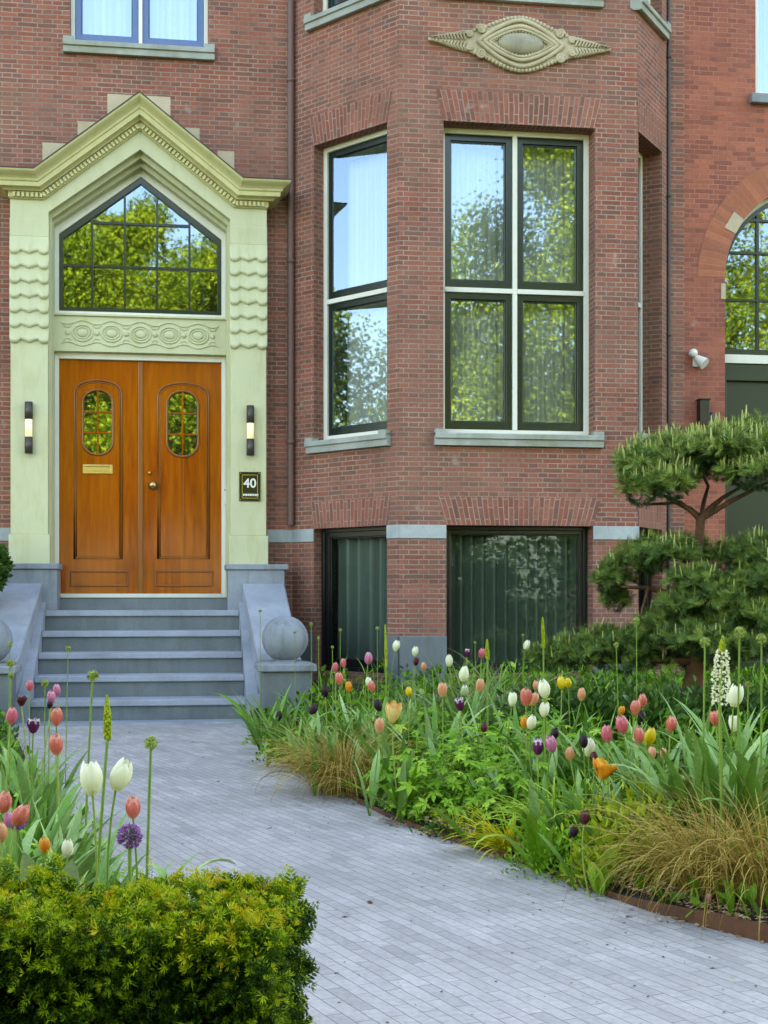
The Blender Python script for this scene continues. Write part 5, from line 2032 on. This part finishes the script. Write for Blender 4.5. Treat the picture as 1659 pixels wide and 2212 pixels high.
def foxtail(u0, v0, u1, v1, fu, D, label, w, full):
    """upright spike of small florets from (u1, v1) up to its tip (u0, v0)"""
    a, b = np.array(spot(u1, v1, D)), np.array(spot(u0, v0, D))
    x, y = xy_at(fu, D)
    zs = soil(x, y)
    t = thing("foxtail_lily", (x, y, zs), label, "foxtail lily", "foxtail lily spikes")
    nb = NPB()
    stalk(nb, x, y, zs, a, .006 if w > .01 else .004)
    np_tube(nb, [a, b], [.005, .002], 7, .6)
    nb.build("stem", M['stem'], t)
    nb, nt = NPB(), NPB()
    L = np.linalg.norm(b - a)
    n = int(L / .0016)
    for k in range(n):
        f = (k + .5) / n
        an = k * 2.4
        rad = w * (math.sin(math.pi * min(1, .30 + .72 * f)) ** .7 + .05)
        green = f > (1 - full)
        if green: rad *= .8
        p = a + (b - a) * f
        d = np.array([math.cos(an), math.sin(an), .35])
        c = p + d * rad * rng.uniform(.8, 1.05)
        if green: np_ball(nt, c, (.0042, .0042, .0065), rng.uniform(.4, .9), 5, 4)
        else:
            dd = unit(np.array([d]) + rng.normal(0, .25, (1, 3)))
            v4 = [(0, 0, 0), (.0045, 0, .004), (0, .001, .011), (-.0045, 0, .004)]
            for q in range(4):
                scatter(nb, v4, [(0, 1, 2, 3)], [0], np.array([c]), frames(unit(dd + rng.normal(0, .6, (1, 3)))), np.array([w / .028 * .55 + .5]), [rng.uniform(.4, 1)])
    if nb.n: nb.build("florets", PET['white'], t)
    if nt.n: nt.build("closed_buds", M['lime'], t)


foxtail(1561, 1376, 1555, 1528, 1562, 4.9, "white foxtail lily spike with a yellow tip at right in front of the pine", .026, .22)
foxtail(231, 1505, 232, 1598, 196, 3.7, "yellow-green foxtail lily bud spike leaning over the path at left", .010, 1.)
foxtail(1172, 1335, 1174, 1400, 1176, 6.9, "thin yellow-green spike at the right end of the basement window", .008, 1.)
foxtail(1052, 1382, 1053, 1425, 1054, 7.9, "short bright yellow-green spike by the middle of the basement window", .012, 1.)
foxtail(832, 1290 + 60, 834, 1440, 835, 7.6, "slim green spike before the brick pier between the basement windows", .006, 1.)


def allium_globe(u, v, D, px, label):
    c = np.array(spot(u, v, D))
    x, y = xy_at(u + 2, D)
    zs = soil(x, y)
    t = thing("allium_globe", (x, y, zs), label, "allium", "purple allium globes")
    nb = NPB()
    stalk(nb, x, y, zs, c, .0045)
    r = px * D / F0 / 2
    n = 170
    d = unit(rng.normal(size=(n, 3)))
    for k in range(n): np_tube(nb, [c, c + d[k] * r * .8], [.0007, .0006], 3, .2)
    nb.build("stem", M['stem'], t)
    nb = NPB()
    v4 = [(0, 0, 0), (.0016, 0, .004), (0, 0, .009), (-.0016, 0, .004)]
    for q in range(5):
        dd = unit(d + rng.normal(0, .55, d.shape))
        scatter(nb, v4, [(0, 1, 2, 3)], [0], c + d * r * rng.uniform(.72, .86, (n, 1)), frames(dd), np.full(n, 1.1), rng.uniform(0, 1, n))
    nb.build("florets", M['violet'], t)


M['violet'] = leaf_mat("violet_florets", [(0, (.20, .06, .24)), (.6, (.38, .15, .42)), (1, (.58, .32, .56))], .5, .2)
allium_globe(280, 1806, 3.15, 52, "round purple allium globe under the salmon red tulip by the path")
allium_globe(38, 1772, 3.9, 40, "purple allium globe partly behind the leaning salmon tulip at left")


# ------------------------------------------------------------------ leafy plants
def plant(name, u, D, label, cat, group):
    x, y = xy_at(u, D)
    zs = soil(x, y)
    return thing(name, (x, y, zs), label, cat, group), np.array([x, y, zs - .01])


def strap_clump(u, D, label, n=14, L=.42, w=.03, lean=.45, droop=1.2, mat='strap', az=None, spread=.05, tint=.45):
    t, b = plant("strap_leaf_clump", u, D, label, "bulb foliage", "clumps of broad strap leaves")
    nb = NPB()
    a = rng.uniform(0, 6.28, n) if az is None else np.array(az, float)
    n = len(a)
    base = b + np.stack([np.cos(a) * spread * rng.uniform(.2, 1, n), np.sin(a) * spread * rng.uniform(.2, 1, n), np.zeros(n)], 1)
    ribbons(nb, base, a, L * rng.uniform(.65, 1.15, n), np.abs(rng.normal(lean, .18, n)) * .8, rng.uniform(.3, 1.3, n) * droop, w * rng.uniform(.7, 1.2, n), rng.normal(tint, .13, n),
            9, .3, 1.9, .2, lambda q: (.7 + .5 * math.sin(math.pi * min(1, q * 1.1))) * (1 - q ** 4) + .02, .3)
    nb.build("leaves", M[mat], t)


def grass_tuft(u, D, label, n, L, w, mat, lean=.5, droop=1.7, spread=.08, cat="ornamental grass", group="tufts of ornamental grass", bias=None, tint=.5, name="grass_tuft"):
    t, b = plant(name, u, D, label, cat, group)
    nb = NPB()
    a = rng.uniform(0, 6.28, n) if bias is None else rng.normal(bias[0], bias[1], n)
    q = np.sqrt(rng.uniform(0, 1, n)) * spread
    base = b + np.stack([np.cos(a) * q, np.sin(a) * q, np.zeros(n)], 1)
    ribbons(nb, base, a + rng.normal(0, .3, n), L * rng.uniform(.5, 1.15, n), np.abs(rng.normal(lean, .25, n)), droop * rng.uniform(.5, 1.25, n), w * rng.uniform(.7, 1.3, n), rng.normal(tint, .2, n),
            8, 0, 1.4, .3, None, .8)
    nb.build("blades", M[mat], t)


def lobed_mound(u, D, label, rad, h, n, r=.055, mat='lobed', tint=.5, cat="leafy plant", group="mounds of soft lobed leaves"):
    t, b = plant("leafy_plant", u, D, label, cat, group)
    nb, ns = NPB(), NPB()
    a = rng.uniform(0, 6.28, n)
    e = np.arcsin(rng.uniform(.02, 1, n))
    k = rng.uniform(.55, 1., n)
    pos = b + np.stack([np.cos(a) * np.cos(e) * rad, np.sin(a) * np.cos(e) * rad, np.sin(e) * h], 1) * k[:, None] + [0, 0, .04]
    out = np.stack([np.cos(a) * np.cos(e), np.sin(a) * np.cos(e), np.sin(e)], 1)
    nrm = unit(out * .6 + [0, -.25, .9] + rng.normal(0, .28, (n, 3)))
    tipd = unit(out * [1, 1, .2] + rng.normal(0, .3, (n, 3)))
    x = unit(np.cross(nrm, tipd)); z = np.cross(x, nrm)
    rot = np.stack([x, -nrm * -1, z], 2)
    tv, tq, tt = lobed_t(r)
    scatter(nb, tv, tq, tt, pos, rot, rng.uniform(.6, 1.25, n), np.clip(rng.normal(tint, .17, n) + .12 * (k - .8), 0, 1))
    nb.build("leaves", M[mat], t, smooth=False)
    for i in range(0, n, 3): np_tube(ns, [b, (b + pos[i]) / 2 + [0, 0, .03], pos[i]], [.0022, .0018, .0014], 4, .4)
    ns.build("stems", M['stem'], t)


def fine_mound(u, D, label, rad, h, n, mat, l=.022, w=.010, tint=.5, cat="low plant", group="low fine-leaved mounds", up=.6):
    t, b = plant("fine_leaved_plant", u, D, label, cat, group)
    nb = NPB()
    d = unit(rng.normal(size=(n, 3))); d[:, 2] = np.abs(d[:, 2])
    k = rng.uniform(.35, 1.03, n)
    pos = b + d * k[:, None] * np.array([rad, rad, h]) * (1 + .15 * np.sin(d[:, :1] * 9 + d[:, 1:2] * 7))
    tv, tq, tt = leaf_t(l, w, .2, .15)
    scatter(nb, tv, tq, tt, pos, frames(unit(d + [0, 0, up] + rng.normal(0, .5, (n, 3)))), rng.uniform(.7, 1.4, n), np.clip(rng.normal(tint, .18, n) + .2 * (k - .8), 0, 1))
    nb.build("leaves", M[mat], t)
# ------------------------------------------------------------------ planting plan
# bronze sedges and ribbon grasses
grass_tuft(742, 7.5, "bronze sedge tuft spilling over the path edge halfway to the steps", 1000, .50, .0038, 'sedge', .38, 2.4, .17, "sedge", "bronze sedge tufts", tint=.4)
grass_tuft(812, 7.2, "small bronze sedge tuft right behind the one spilling over the path", 260, .36, .0034, 'sedge', .5, 1.8, .08, "sedge", "bronze sedge tufts", tint=.4)
grass_tuft(1540, 4.78, "large bronze sedge tuft hanging over the rusted steel edging", 800, .54, .0032, 'sedge', .32, 2.5, .13, "sedge", "bronze sedge tufts", tint=.42)
grass_tuft(1668, 4.6, "bronze sedge tuft cut off by the picture's right edge", 650, .52, .0032, 'sedge', .32, 2.5, .12, "sedge", "bronze sedge tufts", tint=.45)
grass_tuft(1455, 4.95, "thin bronze sedge tuft beside the lime green leaves", 240, .34, .0028, 'sedge', .7, 1.7, .06, "sedge", "bronze sedge tufts", tint=.45)
grass_tuft(1215, 5.75, "arching green ribbon grass behind the golden grass", 190, .40, .0085, 'hakone', .4, 1.7, .10, tint=.5)
grass_tuft(1330, 5.6, "green ribbon grass under the fading orange tulip", 150, .36, .0085, 'hakone', .4, 1.6, .10, tint=.55)
grass_tuft(1105, 5.72, "golden ribbon grass drooping towards the path", 150, .26, .0075, 'gold', .6, 1.5, .06, bias=(-2.5, .8))
grass_tuft(985, 6.2, "smaller golden ribbon grass under the lobed leaves", 60, .19, .0065, 'gold', .6, 1.5, .04, bias=(-2.3, .9), tint=.4)
grass_tuft(1090, 8.8, "pale wispy grass before the wide basement window", 190, .62, .0040, 'wisp', .35, 1.6, .12, tint=.55)
grass_tuft(1010, 9.2, "grey-green wispy grass before the brick pier", 110, .58, .0042, 'wisp', .3, 1.2, .10, tint=.4)
grass_tuft(905, 9.3, "low wispy grass at the foot of the brick pier", 90, .45, .0042, 'wisp', .3, 1.2, .10, tint=.35)
grass_tuft(262, 3.55, "fine dark green rush tuft under the creamy white tulips", 130, .34, .0030, 'strap', .9, .7, .05, bias=(.1, .9), tint=.35)
# lobed leaves
lobed_mound(905, 7.0, "mound of soft green lobed leaves next to the bronze sedge", .30, .30, 150)
lobed_mound(980, 6.55, "mound of lobed leaves at the path edge below the purple tulips", .30, .32, 170, .06)
lobed_mound(1055, 6.7, "tall mound of lobed leaves in the bed's middle", .34, .40, 190, .062)
lobed_mound(930, 6.6, "low lobed-leaf mound leaning over the path", .22, .18, 70, .055)
lobed_mound(1135, 6.3, "mound of lobed leaves below the round cream tulip", .28, .30, 130, .055, tint=.45)
lobed_mound(1000, 7.8, "lobed-leaf mound behind the purple and white tulip", .30, .25, 110, .05, tint=.4)
lobed_mound(1085, 7.6, "bright lobed-leaf mound in front of the wispy grass", .30, .30, 120, .05, tint=.6)
lobed_mound(650, 8.6, "small bright green leafy mound in front of the pedestal", .28, .22, 120, .04, tint=.5)
lobed_mound(748, 8.4, "leafy mound among tulips at the left end of the bed", .28, .24, 110, .042, tint=.45)
lobed_mound(1480, 6.0, "lobed leaves in the shade left of the pine trunk", .30, .28, 110, .045, 'dark', .6)
lobed_mound(1560, 6.2, "shaded leafy mound at the pine's foot", .34, .26, 110, .045, 'dark', .7)
lobed_mound(1180, 6.9, "lobed leaves around the biggest white tulip's foot", .28, .34, 120, .052)
lobed_mound(1270, 6.9, "lobed leaves left of the dim orange tulip", .30, .32, 120, .05, 'lobed', .42)
lobed_mound(1345, 6.5, "lobed leaves under the touching salmon pair", .28, .32, 120, .05, 'lobed', .45)
lobed_mound(1440, 5.6, "lobed leaves under the single rosy salmon tulip", .26, .30, 110, .055, 'lobed', .45)
lobed_mound(870, 7.9, "lobed leaves behind the large open yellow tulip", .30, .30, 120, .048)
lobed_mound(930, 8.5, "lobed leaves in front of the brick pier", .32, .28, 120, .046, 'lobed', .42)
lobed_mound(1150, 8.0, "lobed leaves at the foot of the pale wispy grass", .32, .30, 130, .048, 'lobed', .5)
lobed_mound(810, 8.8, "lobed leaves before the narrow basement window", .32, .26, 120, .045, 'lobed', .4)
lobed_mound(70, 4.3, "bright lobed leaves among the left bed's tulips", .22, .24, 90, .045)
lobed_mound(170, 4.4, "bright lobed leaves beside the path in the left bed", .20, .20, 80, .045)
# fine low mounds
fine_mound(1225, 5.38, "low fine-leaved green mound at the steel edging", .26, .17, 1500, 'lobed', .020, .009, .45)
fine_mound(1305, 5.15, "second low fine-leaved mound next to the upright leaf", .20, .12, 800, 'lobed', .020, .009, .45)
fine_mound(1362, 5.15, "lime green bushy plant behind the upright leaf", .26, .30, 1300, 'lime', .035, .013, .45)
fine_mound(1425, 5.35, "yellow-green bushy plant left of the large bronze sedge", .24, .30, 1000, 'lime', .035, .013, .35)
fine_mound(1010, 6.12, "dark low mat of small leaves under the golden grass", .22, .08, 600, 'dark', .02, .01, .5)
fine_mound(575, 9.6, "fine green tuft at the corner by the bottom step", .16, .20, 500, 'lobed', .03, .007, .4)
fine_mound(640, 8.9, "dark low mat beside the path near the steps", .25, .10, 700, 'dark', .022, .012, .6)
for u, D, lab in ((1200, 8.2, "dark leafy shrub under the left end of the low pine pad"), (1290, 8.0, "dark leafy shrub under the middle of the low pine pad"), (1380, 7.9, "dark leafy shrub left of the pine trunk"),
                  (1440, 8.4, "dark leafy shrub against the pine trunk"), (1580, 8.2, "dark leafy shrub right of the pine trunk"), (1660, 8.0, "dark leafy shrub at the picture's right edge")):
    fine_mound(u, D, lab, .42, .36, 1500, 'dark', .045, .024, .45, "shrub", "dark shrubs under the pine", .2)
# strap leaves
for u, D, n, Lg, lab in (
    (575, 9.4, 12, .38, "strap-leaf clump with leaves flopping over the path corner at the steps"),
    (610, 8.9, 12, .42, "blue-green strap-leaf clump in front of the right pedestal"),
    (650, 8.3, 10, .42, "strap-leaf clump before the pedestal's right corner"),
    (700, 8.0, 12, .40, "strap-leaf clump under the black tulip right of the pedestal"),
    (770, 8.2, 14, .44, "strap-leaf clump beneath the little white tulip at left"),
    (835, 8.0, 16, .48, "tall strap-leaf clump at the slim green spike"),
    (870, 7.3, 12, .42, "strap-leaf clump around the large open yellow tulip"),
    (940, 7.6, 14, .46, "strap-leaf clump around the slim peach tulip"),
    (1010, 8.4, 14, .48, "strap-leaf clump in the back row before the brick pier"),
    (1050, 7.2, 12, .42, "strap-leaf clump with one broad bent leaf in mid bed"),
    (1120, 7.2, 12, .44, "strap-leaf clump left behind the biggest white tulip"),
    (1195, 6.6, 14, .46, "strap-leaf clump right of the biggest white tulip"),
    (1270, 6.4, 12, .44, "strap-leaf clump below the solitary peach tulip"),
    (1330, 6.2, 12, .42, "strap-leaf clump under the two rose pink tulips"),
    (1395, 6.0, 14, .44, "strap-leaf clump under the plump salmon tulip"),
    (1460, 5.4, 16, .52, "large arching strap-leaf clump left of the foxtail lily"),
    (1530, 5.2, 16, .56, "large strap-leaf clump at the foot of the foxtail lily"),
    (1600, 5.1, 16, .56, "large strap-leaf clump under the pointed white tulip"),
    (1665, 5.0, 14, .54, "large strap-leaf clump cut by the picture's right edge"),
    (1500, 5.9, 14, .46, "strap-leaf clump behind the rosy salmon tulip"),
    (1625, 5.9, 14, .50, "strap-leaf clump behind the open-topped white tulip"),
    (1255, 5.5, 10, .36, "strap-leaf clump among the green ribbon grass"),
    (1395, 5.5, 12, .38, "strap-leaf clump beside the yellow-green bushy plant"),
    (25, 5.2, 12, .42, "strap-leaf clump at the far left of the left bed"),
    (80, 4.7, 14, .44, "strap-leaf clump under the black and white frilled tulip"),
    (135, 4.3, 14, .42, "strap-leaf clump under the two coral pink tulips"),
    (60, 4.0, 14, .44, "strap-leaf clump behind the leaning salmon tulip at left"),
    (165, 3.75, 14, .40, "strap-leaf clump left of the creamy white tulips"),
    (10, 3.9, 12, .44, "broad strap-leaf clump cut by the picture's left edge"),
    (225, 3.5, 10, .34, "low strap-leaf clump under the creamy white tulips"),
    (120, 3.4, 12, .36, "strap-leaf clump at the hedge's back edge"),
    (255, 3.2, 8, .26, "grey-green strap leaves peeping behind the hedge under the purple globe"),
    (40, 6.2, 14, .46, "strap-leaf clump before the left pedestal"),
    (90, 5.8, 12, .44, "strap-leaf clump before the bottom steps at left")):
    big = u > 1440 and D < 5.5
    strap_clump(u, D, lab, int(n * 1.35), Lg * (1.12 if u > 400 else 1.05), .042 if big else .036 if u < 400 else .036, .42, 1.25 if not big else 1.5, 'tulipleaf' if (u * 7) % 5 < 2 or 120 < u < 300 else 'strap', tint=.42)
strap_clump(1165, 5.36, "strap-leaf clump at the edging with one leaf hanging onto the paving", 9, .40, .038, .55, 2.1, 'strap', [-2.0, -2.2, -1.5, -2.7, -.9, -.5, .3, 1.2, 2.6], .03, .5)
strap_clump(880, 6.62, "flopped strap leaves lying out on the paving below the lobed leaves", 7, .46, .026, 1.05, .62, 'strap', [-2.6, -2.9, -2.2, -.9, -.6, -1.6, -2.0], .04, .35)
strap_clump(1035, 5.85, "dark strap leaves lying on the paving left of the golden grass", 5, .40, .024, 1.0, .75, 'strap', [-2.9, -2.6, -2.3, -.3, -1.8], .04, .3)
strap_clump(565, 10.1, "dark strap leaves flopped on the paving at the bottom step", 5, .46, .032, .8, 1.0, 'strap', [-2.4, -2.9, 2.6, -1.9, .5], .04, .3)
t, b = plant("broad_leaf_plant", 1296, 4.93, "single upright pale green broad leaf at the steel edging", "leafy plant", None)
nb = NPB()
for az, L_, w_, ln in ((-1.2, .20, .085, .15), (-2.2, .15, .065, .35)):
    ribbons(nb, [b - [0, 0, .0]], az, L_, ln, .55, w_, .55, 9, .3, 1.5, .3, lambda q: math.sin(math.pi * (.06 + .86 * q)) ** .7 if q < .99 else .2, .2)
nb.build("leaves", M['lobed'], t)
# broad leaves behind the hedge top
for u, D, L_, az, lab in ((85, 3.3, .22, -1.7, "broad pale tulip leaf standing behind the hedge at left"), (140, 3.15, .24, -1.4, "broad pale tulip leaf standing behind the hedge, left of the purple globe"),
                          (240, 3.05, .18, -1.2, "broad folded leaf just behind the hedge top under the purple globe"), (390, 2.95, .26, .2, "arched pale green leaf behind the hedge's right half")):
    t, b = plant("broad_leaf_plant", u, D, lab, "bulb foliage", None)
    nb = NPB()
    ribbons(nb, [b + [0, 0, .14 if u != 390 else .36]] * 2, [az, az + 2.4], [L_ + .12 if u != 390 else .19, L_ if u != 390 else .13], [.15, .3], [1.0 if u != 390 else 2.4, 1.1], [.06 if u != 390 else .035] * 2, [.75, .5], 9, .3, 1.5, .2, LEAFW, .3)
    np_tube(nb, [b, b + [0, 0, .30]], [.005, .004], 6, .4)
    nb.build("leaves", M['tulipleaf'], t)
# shrub beyond the left pedestal
t, b = plant("garden_shrub", -14, 12.4, "dark green shrub at the left edge beside the entrance steps", "shrub", None)
nb = NPB()
n = 2600
d = unit(rng.normal(size=(n, 3)))
pos = np.array(spot(-52, 1225, 12.4)) + d * rng.uniform(.5, 1, (n, 1)) ** .5 * [.28, .25, .26]
tv, tq, tt = leaf_t(.06, .03)
scatter(nb, tv, tq, tt, pos, frames(unit(d + [0, 0, .3] + rng.normal(0, .5, (n, 3)))), rng.uniform(.7, 1.3, n), rng.normal(.55, .2, n))
np_tube(nb, [b, pos.mean(0)], [.03, .015], 6, .1)
nb.build("foliage", M['dark'], t)


# ------------------------------------------------------------------ ground cover nobody could count
def inside(x, y, line, side):
    """points on the bed's side of its edge line"""
    L_ = np.array(sorted(line, key=lambda p: p[1]))
    ex = np.interp(y, L_[:, 1], L_[:, 0])
    return (x - ex) * side


def cover(name, line, side, n, xr, yr, label=None):
    x, y = rng.uniform(*xr, n), rng.uniform(*yr, n)
    k = inside(x, y, line, side)
    keep = k > .01
    if side > 0:                          # not inside the bay
        keep &= ~((y > B[1] - .15) & (x > A[0] - .2))
        keep &= ~((x < SX1 + .65) & (y > 11.5))
    x, y, k = x[keep], y[keep], k[keep]
    # nearer ground needs more
    p = rng.uniform(size=len(x)) < np.clip(7.5 / y, .45, 1)
    x, y, k = x[p], y[p], k[p]
    z = np.array([soil(a, b_) for a, b_ in zip(x, y)])
    m_ = len(x)
    nb = NPB()  # tints below kept low, putting shade into the gaps between plants
    i = np.arange(m_)
    hgt = np.clip(k / .3, .42, 1.1)
    g1 = i % 3 == 0
    base = np.stack([x, y, z - .005], 1)
    c = g1.sum()
    ribbons(nb, base[g1], rng.uniform(0, 6.28, c), rng.uniform(.12, .36, c) * hgt[g1], np.abs(rng.normal(.3, .2, c)), rng.uniform(.4, 1.9, c), rng.uniform(.006, .02, c), np.clip(rng.normal(.34, .22, c), 0, 1), 6, .0, 1.7, .2, None, .5)
    g2 = ~g1
    c = g2.sum()
    tv, tq, tt = leaf_t(.06, .034, .25, .25)
    pos = base[g2] + np.stack([np.zeros(c), np.zeros(c), rng.uniform(.01, .20, c) * hgt[g2]], 1)
    scatter(nb, tv, tq, tt, pos, frames(unit(rng.normal(0, .7, (c, 3)) + [0, -.1, .55])), rng.uniform(.45, 1.2, c), np.clip(rng.normal(.28, .24, c), 0, 1))
    o = nb.build(name, M['strap'], None, org=(float(x.mean()), float(y.mean()), 0))
    tag(o, label, "ground cover", None, 'stuff')


cover("undergrowth", EDGE_S, 1, 21000, (.4, 6.2), (3.4, 12.6), "mixed low green undergrowth filling the right-hand bed")
cover("undergrowth", LEDGE_S, -1, 14000, (-4.5, .2), (2.9, 11.6), "mixed low green undergrowth filling the left bed")

# bark chips and fallen petals along the steel edging
nb = NPB()
n = 5000
yy = rng.uniform(3.6, 7.2, n)
L_ = np.array(sorted(EDGE_S, key=lambda p: p[1]))
ex = np.interp(yy, L_[:, 1], L_[:, 0])
off = np.where(rng.uniform(size=n) < .82, rng.uniform(.0, .16, n), -rng.exponential(.035, n))
cl = np.sin(yy * 5.3) + np.sin(yy * 11.7 + 1) > rng.uniform(-1.6, 1.4, n)
keep = (off > 0) | (cl & (off > -.11))
xx, yy, off = (ex + off)[keep], yy[keep], off[keep]
zz = np.where(off > 0, .052 + rng.uniform(0, .012, len(xx)), .004 + rng.uniform(0, .004, len(xx)))
v4 = [(-.5, -.3, 0), (.5, -.25, .06), (.42, .3, 0), (-.45, .25, .1)]
scatter(nb, v4, [(0, 1, 2, 3)], [0], np.stack([xx, yy, zz], 1), frames(unit(rng.normal(0, .22, (len(xx), 3)) + [0, 0, 1])), rng.uniform(.006, .022, len(xx)), rng.uniform(0, 1, len(xx)))
o = nb.build("bark_litter", M['litter'], None, org=(1.5, 5, 0), smooth=False)
tag(o, "scattered bark chips and dry bits along the rusted steel edging", "litter", None, 'stuff')
# specks on the paving
nb = NPB()
n = 1700
xx, yy = rng.uniform(-1.0, 2.2, n), rng.uniform(3., 11.5, n)
scatter(nb, v4, [(0, 1, 2, 3)], [0], np.stack([xx, yy, np.full(n, .003)], 1), frames(unit(rng.normal(0, .1, (n, 3)) + [0, 0, 1])), rng.uniform(.003, .013, n) * np.where(rng.uniform(size=n) < .04, 2.2, 1), np.where(rng.uniform(size=n) < .8, 0, rng.uniform(.2, .9, n)))
o = nb.build("paving_specks", M['litter'], None, org=(.5, 6, 0), smooth=False)
tag(o, "tiny dark bits scattered over the grey paving", "litter", None, 'stuff')
